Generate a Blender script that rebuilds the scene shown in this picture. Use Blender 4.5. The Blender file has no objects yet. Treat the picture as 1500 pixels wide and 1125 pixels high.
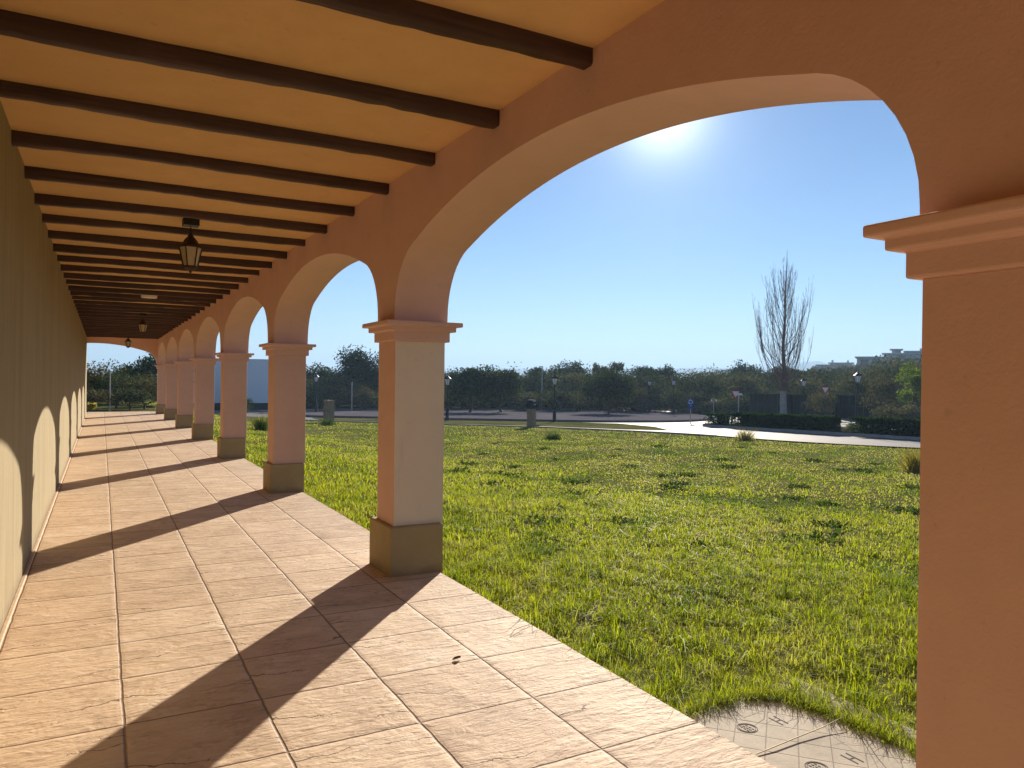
import bpy, math, random
import numpy as np
from mathutils import Vector, Matrix
R = math.radians
scene = bpy.context.scene
LINK = scene.collection.objects.link
rng = np.random.default_rng(7)
random.seed(7)

# ------------------------------------------------------------------ helpers
def tag(o, label=None, cat=None, group=None, kind=None):
    if label: o['label'] = label
    if cat: o['category'] = cat
    if group: o['group'] = group
    if kind: o['kind'] = kind
    return o

def empty(name, loc, label=None, cat=None, group=None, rz=0.0):
    o = bpy.data.objects.new(name, None); LINK(o)
    o.location = loc; o.rotation_euler = (0, 0, rz); o.empty_display_size = .2
    return tag(o, label, cat, group)

class MB:
    """collects simple shapes, builds them as one mesh object"""
    def __init__(s): s.v = []; s.f = []; s.m = []
    def add(s, vs, fs, mi=0):
        n = len(s.v); s.v += [tuple(map(float, p)) for p in vs]
        s.f += [tuple(i + n for i in f) for f in fs]; s.m += [mi] * len(fs); return s
    def box(s, x0, x1, y0, y1, z0, z1, mi=0):
        return s.add([(x0,y0,z0),(x1,y0,z0),(x1,y1,z0),(x0,y1,z0),(x0,y0,z1),(x1,y0,z1),(x1,y1,z1),(x0,y1,z1)],
              [(0,3,2,1),(4,5,6,7),(0,1,5,4),(1,2,6,5),(2,3,7,6),(3,0,4,7)], mi)
    def rings(s, rings, mi=0, cap0=True, cap1=True):
        k = len(rings[0]); vs = [p for r in rings for p in r]; fs = []
        for a in range(len(rings) - 1):
            for i in range(k):
                j = (i + 1) % k
                fs.append((a*k+i, a*k+j, (a+1)*k+j, (a+1)*k+i))
        if cap0: fs.append(tuple(range(k-1, -1, -1)))
        if cap1: fs.append(tuple(range((len(rings)-1)*k, len(rings)*k)))
        return s.add(vs, fs, mi)
    def lathe(s, prof, k=12, c=(0,0), mi=0, rot=0.0):
        return s.rings([[(c[0]+r*math.cos(rot+2*math.pi*i/k), c[1]+r*math.sin(rot+2*math.pi*i/k), z) for i in range(k)] for r, z in prof], mi)
    def rects(s, prof, mi=0):
        # prof: (x0,x1,y0,y1,z)
        return s.rings([[(a,c,z),(b,c,z),(b,d,z),(a,d,z)] for a,b,c,d,z in prof], mi)
    def tube(s, pts, rad, k=6, mi=0):
        pts = [Vector(p) for p in pts]; rings = []
        for i, p in enumerate(pts):
            t = (pts[min(i+1, len(pts)-1)] - pts[max(i-1, 0)]).normalized()
            a = Vector((0,0,1)) if abs(t.z) < .9 else Vector((1,0,0))
            u = t.cross(a).normalized(); w = u.cross(t)
            r = rad[i] if hasattr(rad, '__len__') else rad
            rings.append([p + u*math.cos(2*math.pi*q/k)*r - w*math.sin(2*math.pi*q/k)*r for q in range(k)])
        return s.rings(rings, mi)
    def build(s, name, mats, parent=None, bevel=0, seg=2, smooth=None):
        me = bpy.data.meshes.new(name); me.from_pydata(s.v, [], s.f)
        mats = mats if isinstance(mats, (list, tuple)) else [mats]
        for m in mats: me.materials.append(m)
        me.polygons.foreach_set('material_index', s.m)
        if smooth is not None:
            me.polygons.foreach_set('use_smooth', [True]*len(s.f)); me.set_sharp_from_angle(angle=R(smooth))
        me.update()
        o = bpy.data.objects.new(name, me); LINK(o)
        if parent: o.parent = parent
        if bevel:
            b = o.modifiers.new('bevel', 'BEVEL'); b.width = bevel; b.segments = seg; b.limit_method = 'ANGLE'; b.angle_limit = R(40)
        return o

def np_mesh(name, V, F, mat, tint=None, parent=None, smooth=False, tris=None):
    """V (n,3), F (m,4) quads; tris (k,3); tint per vertex"""
    me = bpy.data.meshes.new(name)
    V = np.asarray(V, np.float32); me.vertices.add(len(V)); me.vertices.foreach_set('co', V.ravel())
    F = np.asarray(F, np.int32).reshape(-1, 4) if F is not None else np.zeros((0,4), np.int32)
    T = np.asarray(tris, np.int32).reshape(-1, 3) if tris is not None else np.zeros((0,3), np.int32)
    loops = np.concatenate([F.ravel(), T.ravel()])
    starts = np.concatenate([np.arange(len(F))*4, len(F)*4 + np.arange(len(T))*3]).astype(np.int32)
    me.loops.add(len(loops)); me.loops.foreach_set('vertex_index', loops)
    me.polygons.add(len(starts)); me.polygons.foreach_set('loop_start', starts)
    if smooth: me.polygons.foreach_set('use_smooth', np.ones(len(starts), bool))
    if tint is not None:
        a = me.attributes.new('tint', 'FLOAT', 'POINT'); a.data.foreach_set('value', np.asarray(tint, np.float32))
    me.materials.append(mat); me.update(calc_edges=True)
    o = bpy.data.objects.new(name, me); LINK(o)
    if parent: o.parent = parent
    return o

def copy_tree(o, parent=None):
    c = o.copy(); LINK(c)
    if parent: c.parent = parent
    for ch in list(o.children): copy_tree(ch, c)
    return c

_ph = rng.uniform(0, 6.28, (40, 1)); _dir = rng.uniform(0, 6.28, (40, 1)); _fr = rng.uniform(.6, 1.7, (40, 1))
def fnoise(x, y, scale, k=0, n=8):
    """smooth pseudo noise about -1..1 at wavelength 'scale'"""
    x = np.atleast_1d(x).ravel(); y = np.atleast_1d(y).ravel(); sl = slice(k, k+n)
    w = 6.283/scale*_fr[sl]
    return np.sin(w*(x*np.cos(_dir[sl]) + y*np.sin(_dir[sl])) + _ph[sl] + 1.3*np.sin(w*.6*(y-x) + _ph[sl]*3)).sum(0)/math.sqrt(n)*1.0

def terr(x, y):
    x = np.asarray(x, float); y = np.asarray(y, float)
    r = np.hypot(x, y); s = np.clip((x-2.4)/6, 0, 1); s = s*s*(3-2*s)
    z = -.08 - .022*np.clip(r-3, 0, 60)*s
    az = np.degrees(np.arctan2(x, y))
    # wooded rise on the right, beyond the road
    q = np.clip((az-43)/10, 0, 1); q = q*q*(3-2*q); d = np.clip((r-95)/140, 0, 1)
    z = z + q*5.6*d*d*(3-2*d)
    return z

# ------------------------------------------------------------------ materials
class NT:
    def __init__(s, name):
        s.m = bpy.data.materials.new(name); s.m.use_nodes = True; s.t = s.m.node_tree
        s.b = s.t.nodes['Principled BSDF']; s.out = s.t.nodes['Material Output']
        s.b.inputs['Specular IOR Level'].default_value = .3
    def n(s, typ, **kw):
        nd = s.t.nodes.new(typ)
        for k, v in kw.items():
            if k.startswith('i_'):
                key = k[2:]; key = int(key) if key.isdigit() else key.replace('_', ' ')
                s.set(nd.inputs[key], v)
            else: setattr(nd, k, v)
        return nd
    def set(s, sock, v):
        if isinstance(v, bpy.types.NodeSocket): s.t.links.new(v, sock)
        elif isinstance(v, bpy.types.Node): s.t.links.new(v.outputs[0], sock)
        else: sock.default_value = v
    def math(s, op, a, b=0.0, c=0.0, clamp=False):
        nd = s.n('ShaderNodeMath', operation=op, use_clamp=clamp); s.set(nd.inputs[0], a); s.set(nd.inputs[1], b); s.set(nd.inputs[2], c); return nd.outputs[0]
    def coord(s): return s.n('ShaderNodeTexCoord').outputs['Object']
    def scale(s, v, sc):
        nd = s.n('ShaderNodeMapping'); s.set(nd.inputs['Vector'], v); nd.inputs['Scale'].default_value = sc; return nd.outputs[0]
    def noise(s, v, scale, detail=4, rough=.55, dist=0.0):
        nd = s.n('ShaderNodeTexNoise'); s.set(nd.inputs['Vector'], v)
        nd.inputs['Scale'].default_value = scale; nd.inputs['Detail'].default_value = detail
        nd.inputs['Roughness'].default_value = rough; nd.inputs['Distortion'].default_value = dist; return nd.outputs['Fac']
    def ramp(s, f, stops):
        nd = s.n('ShaderNodeValToRGB'); s.set(nd.inputs[0], f); e = nd.color_ramp.elements
        while len(e) < len(stops): e.new(.5)
        for el, (p, c) in zip(e, stops):
            el.position = p; el.color = (*c, 1) if len(c) == 3 else c
        return nd.outputs[0]
    def mix(s, f, a, b, mode='MIX'):
        nd = s.n('ShaderNodeMix', data_type='RGBA', blend_type=mode); s.set(nd.inputs[0], f)
        for sock, v in ((nd.inputs[6], a), (nd.inputs[7], b)):
            s.set(sock, v if not isinstance(v, tuple) else ((*v, 1) if len(v) == 3 else v))
        return nd.outputs[2]
    def mapr(s, v, a, b, c=0.0, d=1.0, smooth=False):
        nd = s.n('ShaderNodeMapRange', interpolation_type='SMOOTHSTEP' if smooth else 'LINEAR'); s.set(nd.inputs[0], v)
        for i, q in zip((1,2,3,4), (a,b,c,d)): nd.inputs[i].default_value = q
        return nd.outputs[0]
    def bump(s, h, strength=.3, dist=.01, normal=None):
        nd = s.n('ShaderNodeBump'); s.set(nd.inputs['Height'], h); nd.inputs['Strength'].default_value = strength; nd.inputs['Distance'].default_value = dist
        if normal is not None: s.set(nd.inputs['Normal'], normal)
        return nd.outputs[0]
    def done(s, col=None, rough=None, normal=None, **kw):
        if col is not None: s.set(s.b.inputs['Base Color'], col if not isinstance(col, tuple) else (*col, 1))
        if rough is not None: s.set(s.b.inputs['Roughness'], rough)
        if normal is not None: s.set(s.b.inputs['Normal'], normal)
        for k, v in kw.items(): s.set(s.b.inputs[k.replace('_', ' ')], v)
        return s.m

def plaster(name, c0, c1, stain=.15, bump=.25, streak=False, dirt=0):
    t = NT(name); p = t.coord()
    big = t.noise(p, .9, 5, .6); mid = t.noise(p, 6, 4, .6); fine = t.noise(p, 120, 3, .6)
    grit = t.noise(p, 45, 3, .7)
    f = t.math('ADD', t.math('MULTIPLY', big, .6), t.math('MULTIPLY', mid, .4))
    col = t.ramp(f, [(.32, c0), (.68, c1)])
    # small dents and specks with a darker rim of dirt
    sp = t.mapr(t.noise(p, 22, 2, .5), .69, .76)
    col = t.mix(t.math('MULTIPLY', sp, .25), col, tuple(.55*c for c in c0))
    if streak:
        st = t.noise(t.scale(p, (1, 26, .8)), 1, 5, .65)
        st2 = t.noise(t.scale(p, (1, 5, .35)), 1, 4, .6)
        st3 = t.noise(t.scale(p, (1, 60, 4)), 1, 4, .7)
        q = t.math('ADD', t.math('MULTIPLY', st, .5), t.math('ADD', t.math('MULTIPLY', st2, .3), t.math('MULTIPLY', st3, .2)))
        col = t.mix(t.mapr(q, .38, .62), col, streak)
        grit = t.math('ADD', grit, t.math('MULTIPLY', st3, .45))
    if dirt:
        sz = t.n('ShaderNodeSeparateXYZ'); g = t.n('ShaderNodeNewGeometry'); t.set(sz.inputs[0], g.outputs['Position'])
        ln = t.math('ADD', sz.outputs[2], t.math('MULTIPLY', t.math('SUBTRACT', t.noise(p, 7, 5, .7), .5), dirt*1.6))
        col = t.mix(t.math('MULTIPLY', t.mapr(ln, .0, dirt, 1, 0, True), .45), col, (.13,.085,.05))
        rn = t.mapr(t.noise(t.scale(p, (9, 9, .7)), 1, 4, .6), .60, .74)
        col = t.mix(t.math('MULTIPLY', rn, .16), col, (.20,.15,.10))
    h = t.math('ADD', t.math('MULTIPLY', grit, .7), t.math('ADD', t.math('MULTIPLY', fine, .25), t.math('MULTIPLY', mid, 1.5)))
    return t.done(col, .9, t.bump(h, bump, .012))

M = {}
M['ochre'] = plaster('ochre_plaster', (.655,.43,.35), (.75,.50,.415))
M['ochre_ceiling'] = plaster('ochre_ceiling_plaster', (.64,.385,.165), (.74,.465,.21), bump=.2)
M['beige'] = plaster('beige_plaster', (.76,.66,.54), (.82,.72,.60), dirt=.05)
M['khaki'] = plaster('khaki_plinth', (.34,.265,.14), (.42,.33,.185), bump=.35, dirt=.10)
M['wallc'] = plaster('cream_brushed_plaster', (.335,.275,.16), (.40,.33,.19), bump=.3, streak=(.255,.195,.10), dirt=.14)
M['white_wall'] = plaster('white_render', (.84,.86,.90), (.90,.91,.93), bump=.1)
M['roofing'] = plaster('roofing', (.3,.15,.09), (.35,.18,.1))

def m_floor():
    t = NT('stamped_concrete'); p = t.coord()
    sx = t.n('ShaderNodeSeparateXYZ'); t.set(sx.inputs[0], p)
    wob = t.math('MULTIPLY', t.math('SUBTRACT', t.noise(p, 5, 3), .5), .016)
    X = t.math('ADD', sx.outputs[0], wob); Y = t.math('ADD', sx.outputs[1], wob)
    u = t.math('DIVIDE', t.math('SUBTRACT', X, .10), .587); v = t.math('DIVIDE', t.math('SUBTRACT', Y, 2.583), .577)
    def edge(a, pitch):   # metres to the nearest joint
        f = t.math('FRACT', a); return t.math('MULTIPLY', t.math('MINIMUM', f, t.math('SUBTRACT', 1.0, f)), pitch)
    d = t.math('MINIMUM', edge(u, .587), edge(v, .577))
    groove = t.mapr(d, .002, .0085, 1, 0, True)
    shoulder = t.mapr(d, .004, .03, 1, 0, True)
    cmb = t.n('ShaderNodeCombineXYZ'); t.set(cmb.inputs[0], t.math('FLOOR', u)); t.set(cmb.inputs[1], t.math('FLOOR', v))
    wn = t.n('ShaderNodeTexWhiteNoise', noise_dimensions='2D'); t.set(wn.inputs[0], cmb.outputs[0])
    tid = wn.outputs['Value']
    # each tile shifts the stone texture so that neighbours differ
    off = t.n('ShaderNodeVectorMath', operation='MULTIPLY_ADD'); t.set(off.inputs[0], wn.outputs['Color']); off.inputs[1].default_value = (9, 9, 9); t.set(off.inputs[2], p)
    q = off.outputs[0]
    rot = t.n('ShaderNodeMapping'); t.set(rot.inputs['Vector'], q); rot.inputs['Rotation'].default_value = (0, 0, R(-14)); rot.inputs['Scale'].default_value = (4.0, 15, 4)
    slate = t.noise(rot.outputs[0], 1, 7, .62, .8)
    pits = t.noise(t.scale(q, (22, 40, 22)), 1, 4, .65)
    big = t.noise(q, 2.6, 4, .6, .5)
    # slate-like fracture lines, a few strokes pressed into every stone, each running in from a joint
    fu = t.math('FRACT', u); fv = t.math('FRACT', v); sc = t.n('ShaderNodeSeparateColor'); t.set(sc.inputs[0], wn.outputs['Color'])
    wv = t.math('SUBTRACT', t.noise(q, 7, 4, .6), .5)
    fu2 = t.math('SUBTRACT', 1.0, fu)
    def stroke(run, v0, slope, length, width):
        c = t.math('ADD', t.math('ADD', v0, t.math('MULTIPLY', run, slope)), t.math('MULTIPLY', wv, .26))
        dd = t.math('MULTIPLY', t.math('ABSOLUTE', t.math('SUBTRACT', fv, c)), .577)
        taper = t.math('SUBTRACT', 1.0, t.math('DIVIDE', run, length), clamp=True)
        return t.mapr(t.math('SUBTRACT', dd, t.math('MULTIPLY', t.math('POWER', taper, .5), width)), -.0018, .0018, 1, 0, True), taper
    k1, t1 = stroke(fu, t.mapr(sc.outputs[0], 0, 1, .18, .85), t.mapr(sc.outputs[1], 0, 1, -.35, .1), t.mapr(sc.outputs[2], 0, 1, .15, .6), .0052)
    k2, t2 = stroke(fu2, t.mapr(sc.outputs[1], 0, 1, .15, .9), t.mapr(sc.outputs[2], 0, 1, -.25, .3), t.mapr(sc.outputs[0], 0, 1, .02, .55), .0046)
    k3, t3 = stroke(fu2, t.mapr(tid, 0, 1, .9, .1), t.mapr(sc.outputs[0], 0, 1, -.1, .25), t.mapr(sc.outputs[1], 0, 1, .0, .45), .0036)
    on = lambda k, tp: t.math('MULTIPLY', k, t.math('GREATER_THAN', tp, .01))
    crack = t.math('MAXIMUM', on(k1, t1), t.math('MAXIMUM', on(k2, t2), on(k3, t3)))
    terr_ = t.math('FLOOR', t.math('MULTIPLY', slate, 7)); 
    ridge = t.math('ABSOLUTE', t.math('SUBTRACT', t.noise(t.scale(q, (5, 9, 5)), 1, 5, .55, 1.2), .5))
    h = t.math('ADD', t.math('MULTIPLY', slate, .9), t.math('ADD', t.math('MULTIPLY', pits, .35), t.math('MULTIPLY', big, .8)))
    h = t.math('ADD', h, t.math('MULTIPLY', terr_, .09)); h = t.math('ADD', h, t.math('MULTIPLY', ridge, 1.1))
    h = t.math('SUBTRACT', h, t.math('MULTIPLY', crack, .6))
    h = t.math('SUBTRACT', h, t.math('MULTIPLY', groove, .75)); h = t.math('SUBTRACT', h, t.math('MULTIPLY', shoulder, .15))
    f = t.math('ADD', t.math('MULTIPLY', big, .55), t.math('ADD', t.math('MULTIPLY', slate, .35), t.math('MULTIPLY', tid, .14)))
    col = t.ramp(f, [(.30, (.40,.27,.165)), (.45, (.56,.40,.255)), (.60, (.67,.50,.335)), (.76, (.76,.62,.46))])
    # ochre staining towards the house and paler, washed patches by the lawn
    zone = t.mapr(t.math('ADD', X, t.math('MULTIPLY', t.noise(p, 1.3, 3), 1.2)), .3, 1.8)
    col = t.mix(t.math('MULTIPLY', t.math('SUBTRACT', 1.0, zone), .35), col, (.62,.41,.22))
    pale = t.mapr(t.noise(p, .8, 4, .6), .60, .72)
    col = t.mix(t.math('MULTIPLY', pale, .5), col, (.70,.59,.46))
    dirt = t.mapr(t.math('MULTIPLY', pits, t.noise(q, 4.5, 4, .65)), .27, .36)
    col = t.mix(t.math('MULTIPLY', dirt, .38), col, (.30,.18,.10))
    fleck = t.mapr(t.noise(t.scale(q, (14, 60, 14)), 1, 4, .7), .60, .70)
    col = t.mix(t.math('MULTIPLY', fleck, .25), col, (.33,.20,.12))
    lightst = t.mapr(t.noise(t.scale(q, (9, 34, 9)), 1, 4, .65), .58, .70)
    col = t.mix(t.math('MULTIPLY', lightst, .4), col, (.80,.66,.49))
    col = t.mix(t.math('MULTIPLY', crack, .85), col, (.17,.095,.055))
    col = t.mix(t.math('MULTIPLY', groove, .8), col, (.19,.105,.06))
    return t.done(col, .72, t.bump(h, .9, .012))
M['floor'] = m_floor()

def m_wood():
    t = NT('dark_stained_wood'); p = t.coord()
    g = t.noise(t.scale(p, (1.2, 40, 40)), 1, 5, .6); b = t.noise(p, 3, 3)
    col = t.ramp(t.math('ADD', t.math('MULTIPLY', g, .7), t.math('MULTIPLY', b, .3)), [(.35, (.035,.017,.012)), (.7, (.095,.048,.035))])
    return t.done(col, .55, t.bump(g, .5, .006))
M['wood'] = m_wood()

def simple(name, col, rough=.6, metal=0.0, var=.25, scale=8, bump=0.0, spec=.3):
    t = NT(name); p = t.coord(); f = t.noise(p, scale, 5, .6)
    c = t.ramp(f, [(.3, tuple(max(0, x*(1-var)) for x in col)), (.7, tuple(min(1, x*(1+var)) for x in col))])
    nm = t.bump(t.noise(p, scale*6, 3), bump, .02) if bump else None
    return t.done(c, rough, nm, Metallic=metal, Specular_IOR_Level=spec)
M['iron'] = simple('dark_iron', (.025,.024,.025), .5, .3)
M['iron_brown'] = simple('brown_iron', (.06,.035,.022), .55, .3)
M['lamp_white'] = simple('opal_glass', (.75,.76,.76), .25, var=.05)
M['galv'] = simple('galvanised_steel', (.45,.45,.44), .45, .5, .1)
M['white_paint'] = simple('white_paint', (.78,.78,.77), .5, 0, .05)
M['red_paint'] = simple('red_paint', (.55,.03,.03), .5, 0, .05)
M['blue_paint'] = simple('blue_paint', (.02,.10,.42), .5, 0, .05)
M['stone'] = simple('sandstone', (.30,.23,.16), .9, 0, .3, 7, .4)
M['kerb'] = simple('kerb_concrete', (.36,.34,.32), .85, 0, .2, 3, .3)
M['bark'] = simple('bark', (.10,.075,.055), .9, 0, .4, 12, .5)
M['bark_pale'] = simple('pale_bark', (.38,.34,.30), .9, 0, .35, 7, .4)
M['twig'] = simple('twig', (.17,.115,.09), .85, 0, .3, 5)
M['dark_net'] = simple('dark_green_netting', (.012,.022,.016), .9, 0, .3, 4)
M['cloth_dark'] = simple('dark_base', (.03,.035,.045), .9, 0, .4, 3)
M['straw'] = simple('straw', (.60,.51,.31), .7, 0, .15, 20)
M['deadleaf'] = simple('dead_leaf', (.16,.06,.03), .7, 0, .3, 60)
M['skirt'] = simple('skirting_tile', (.58,.42,.27), .7, 0, .15, 8, .2)
M['kerb_shaded'] = simple('shaded_kerb', (.16,.145,.135), .85, 0, .2, 3, .3)  # kerb concrete darkened, the shade on its near side put into the colour

def m_ground():
    t = NT('soil_and_thatch'); p = t.coord()
    a = t.noise(p, .5, 6, .65); b = t.noise(p, 9, 5, .7); c = t.noise(p, 60, 3, .7)
    f = t.math('ADD', t.math('MULTIPLY', a, .45), t.math('ADD', t.math('MULTIPLY', b, .35), t.math('MULTIPLY', c, .2)))
    col = t.ramp(f, [(.34, (.04,.05,.015)), (.46, (.09,.10,.03)), (.55, (.16,.15,.06)), (.68, (.21,.17,.09))])
    return t.done(col, .95, t.bump(t.math('ADD', b, t.math('MULTIPLY', c, .4)), .6, .05), Specular_IOR_Level=0.0)
M['soil'] = m_ground()

def m_asphalt(name, c, rough=.6, spec=0.0):
    t = NT(name); p = t.coord()
    a = t.noise(p, .35, 5, .6); b = t.noise(p, 70, 3, .8); s = t.noise(t.scale(p, (.25, .05, 1)), 2.2, 4, .6)
    f = t.math('ADD', t.math('MULTIPLY', a, .5), t.math('ADD', t.math('MULTIPLY', b, .25), t.math('MULTIPLY', s, .25)))
    col = t.ramp(f, [(.35, tuple(x*.72 for x in c)), (.65, tuple(x*1.2 for x in c))])
    return t.done(col, rough, t.bump(b, .5, .01), Specular_IOR_Level=spec)
M['road'] = m_asphalt('pale_asphalt', (.175,.16,.15), .7, .08)
M['gravel'] = m_asphalt('gravel', (.15,.138,.15), .95)
M['path'] = m_asphalt('pale_paving', (.27,.25,.23), .8)
M['hill'] = m_asphalt('hill_scrub', (.05,.055,.035), .95)
M['litter'] = m_asphalt('woodland_floor', (.06,.058,.035), .95)

def m_leaf(name, c0, c1, c2, trans=.35, rough=.6, spec=.12):
    t = NT(name)
    at = t.n('ShaderNodeAttribute', attribute_name='tint')
    col = t.ramp(at.outputs['Fac'], [(0, c0), (.5, c1), (1, c2)])
    t.done(col, rough)
    t.b.inputs['Specular IOR Level'].default_value = .03 if trans > .5 else 0.0
    tr = t.n('ShaderNodeBsdfTranslucent'); t.set(tr.inputs[0], t.mix(1.0, col, (1.0, 1.0, .55), 'MULTIPLY'))
    ms = t.n('ShaderNodeMixShader'); ms.inputs[0].default_value = trans
    t.t.links.new(t.b.outputs[0], ms.inputs[1]); t.t.links.new(tr.outputs[0], ms.inputs[2]); t.t.links.new(ms.outputs[0], t.out.inputs[0])
    return t.m
M['grass'] = m_leaf('grass_blades', (.10,.18,.010), (.42,.47,.018), (.43,.38,.20), .62, .5)
M['weed'] = m_leaf('weed_leaves', (.035,.08,.018), (.07,.13,.03), (.14,.18,.04), .35)
M['drygrass'] = m_leaf('dry_grass', (.16,.15,.04), (.34,.28,.06), (.46,.38,.15), .45)
M['oak'] = m_leaf('holm_oak_leaves', (.024,.042,.018), (.05,.073,.03), (.11,.125,.06), .2)
M['olive'] = m_leaf('olive_leaves', (.05,.07,.04), (.085,.11,.065), (.16,.18,.115), .2)
M['scrub'] = m_leaf('scrub_leaves', (.07,.075,.04), (.14,.13,.07), (.23,.20,.13), .22)
M['pine'] = m_leaf('pine_needles', (.012,.026,.012), (.024,.042,.018), (.05,.07,.03), .15)
M['hedge'] = m_leaf('hedge_leaves', (.014,.04,.012), (.03,.07,.018), (.07,.12,.03), .3)
M['bright'] = m_leaf('bright_leaves', (.07,.13,.02), (.13,.20,.03), (.25,.30,.06), .4)
M['pale_leaf'] = m_leaf('pale_leaves', (.10,.14,.07), (.24,.27,.17), (.45,.46,.36), .35)
SKY_AIR, SKY_DUST, SKY_OZONE = .85, .02, 5.0
SKY_STRENGTH, SUN_STRENGTH, EXPOSURE = .0500, 4.8, 1.15
AUREOLE = (9.0, 1.9)
HAZE = .00055; HAZE_COL = (.46, .68, .94)
# ------------------------------------------------------------------ camera and light
F_PX = 1101.39
def cam_axes(yaw=.4998, pitch=-.005, roll=.0116):
    cy, sy, cp, sp = math.cos(yaw), math.sin(yaw), math.cos(pitch), math.sin(pitch)
    f = Vector((sy*cp, cy*cp, sp)); r = Vector((cy, -sy, 0)); u = r.cross(f)
    return math.cos(roll)*r + math.sin(roll)*u, -math.sin(roll)*r + math.cos(roll)*u, f
r_, u_, f_ = cam_axes()
cam = bpy.data.cameras.new('camera'); cam.sensor_width = 36; cam.lens = F_PX/1500*36; cam.clip_end = 12000; cam.clip_start = .05
co = bpy.data.objects.new('camera', cam); LINK(co); scene.camera = co
mw = Matrix((( r_.x, u_.x, -f_.x, 0), (r_.y, u_.y, -f_.y, 0), (r_.z, u_.z, -f_.z, 1.55), (0,0,0,1))); co.matrix_world = mw

SUN_AZ, SUN_EL = 39.8, 19.4
w = bpy.data.worlds.new('World'); scene.world = w; w.use_nodes = True
nt = w.node_tree; bg = nt.nodes['Background']; sky = nt.nodes.new('ShaderNodeTexSky'); sky.sky_type = 'NISHITA'
sky.sun_disc = False; sky.sun_elevation = R(SUN_EL); sky.sun_rotation = R(SUN_AZ)
sky.air_density = SKY_AIR; sky.dust_density = SKY_DUST; sky.ozone_density = SKY_OZONE; sky.altitude = 0
bg.inputs[1].default_value = SKY_STRENGTH
sl = bpy.data.lights.new('sun', 'SUN'); sl.energy = SUN_STRENGTH; sl.angle = R(.53); sl.color = (1.0, .90, .76)
so = bpy.data.objects.new('sun', sl); LINK(so)
sd = Vector((math.sin(R(SUN_AZ))*math.cos(R(SUN_EL)), math.cos(R(SUN_AZ))*math.cos(R(SUN_EL)), math.sin(R(SUN_EL))))
so.rotation_euler = sd.to_track_quat('Z', 'Y').to_euler(); so.location = (30, 36, 40)
# the bright circle of air round the sun (aureole), added to the sky by direction
tc = nt.nodes.new('ShaderNodeTexCoord'); dp = nt.nodes.new('ShaderNodeVectorMath'); dp.operation = 'DOT_PRODUCT'
nt.links.new(tc.outputs['Generated'], dp.inputs[0]); dp.inputs[1].default_value = sd
def wmath(op, a, b):
    m = nt.nodes.new('ShaderNodeMath'); m.operation = op
    for i, v in enumerate((a, b)):
        if isinstance(v, float): m.inputs[i].default_value = v
        else: nt.links.new(v, m.inputs[i])
    return m.outputs[0]
dm = wmath('MAXIMUM', dp.outputs['Value'], 0.0)
gl = wmath('ADD', wmath('MULTIPLY', wmath('POWER', dm, 800.0), AUREOLE[0]), wmath('MULTIPLY', wmath('POWER', dm, 130.0), AUREOLE[1]))
va = nt.nodes.new('ShaderNodeVectorMath'); va.operation = 'MULTIPLY_ADD'; cg = nt.nodes.new('ShaderNodeCombineXYZ')
for i in range(3): nt.links.new(gl, cg.inputs[i])
nt.links.new(cg.outputs[0], va.inputs[0]); va.inputs[1].default_value = (1, .98, .94); nt.links.new(sky.outputs[0], va.inputs[2]); nt.links.new(va.outputs[0], bg.inputs[0])
scene.view_settings.view_transform = 'Standard'; scene.view_settings.look = 'None'
scene.view_settings.exposure = EXPOSURE; scene.view_settings.gamma = 1
scene.cycles.max_bounces = 10; scene.cycles.diffuse_bounces = 6; scene.cycles.use_denoising = True
scene.cycles.volume_bounces = 0

# ------------------------------------------------------------------ the portico building
S = 4.7357; YC = [1.109 + S*k for k in range(-2, 8)]      # column centres; index 2 is the pier at the right edge of the photo
XI, XO = 2.02, 2.474; PW = .205
def arch_profile(n1=9, n2=22):
    pts = []
    r, z0 = .527, 2.055; th = R(71.5)
    for i in range(n1+1):
        a = th*i/n1; pts.append((r*(1-math.cos(a)), z0 + r*math.sin(a)))
    half = S/2 - PW; d0 = pts[-1][0]; zc = 2.845 - 5.7
    for i in range(1, n2+1):
        d = d0 + (half-d0)*i/n2; pts.append((d, zc + math.sqrt(5.7**2 - (half-d)**2)))
    return pts, half
PROF, HALF = arch_profile()
def full_profile():
    left = PROF; right = [(2*HALF - d, z) for d, z in PROF[::-1][1:]]
    return left + right
portico = empty('portico_building', (2.25, 1.109, 0), 'long ochre arcaded portico with round-topped arches, square columns and dark ceiling beams', 'building')
BASE = Vector(portico.location)
def local(mb):
    mb.v = [tuple(Vector(p) - BASE) for p in mb.v]; return mb
M_tex = {}
ZT = 3.5
def arcade():
    mb = MB(); pts = []    # lower outline along Y
    y0 = YC[0] - PW; pts.append((y0, 2.004))
    for k in range(len(YC)-1):
        e = YC[k] + PW; pts.append((e, 2.004))
        for d, z in full_profile(): pts.append((e + d, z))
        pts.append((YC[k+1] - PW, 2.004))
    pts.append((YC[-1] + PW, 2.004))
    n = len(pts); vs = []
    for X in (XI, XO):
        vs += [(X, y, z) for y, z in pts]; vs += [(X, y, ZT) for y, z in pts]
    fs = []
    for i in range(n-1):
        j = i+1
        if abs(pts[j][0]-pts[i][0]) > 1e-6:
            fs.append((i, n+i, n+j, j)); fs.append((2*n+i, 2*n+j, 3*n+j, 3*n+i)); fs.append((n+i, 3*n+i, 3*n+j, n+j))
        fs.append((i, j, 2*n+j, 2*n+i))
    fs.append((0, 2*n, 3*n, n)); fs.append((n-1, 2*n-1, 4*n-1, 3*n-1))
    mb.add(vs, fs); return mb
o = local(arcade()).build('arcade_wall', M['ochre'], portico, smooth=35)
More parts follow.
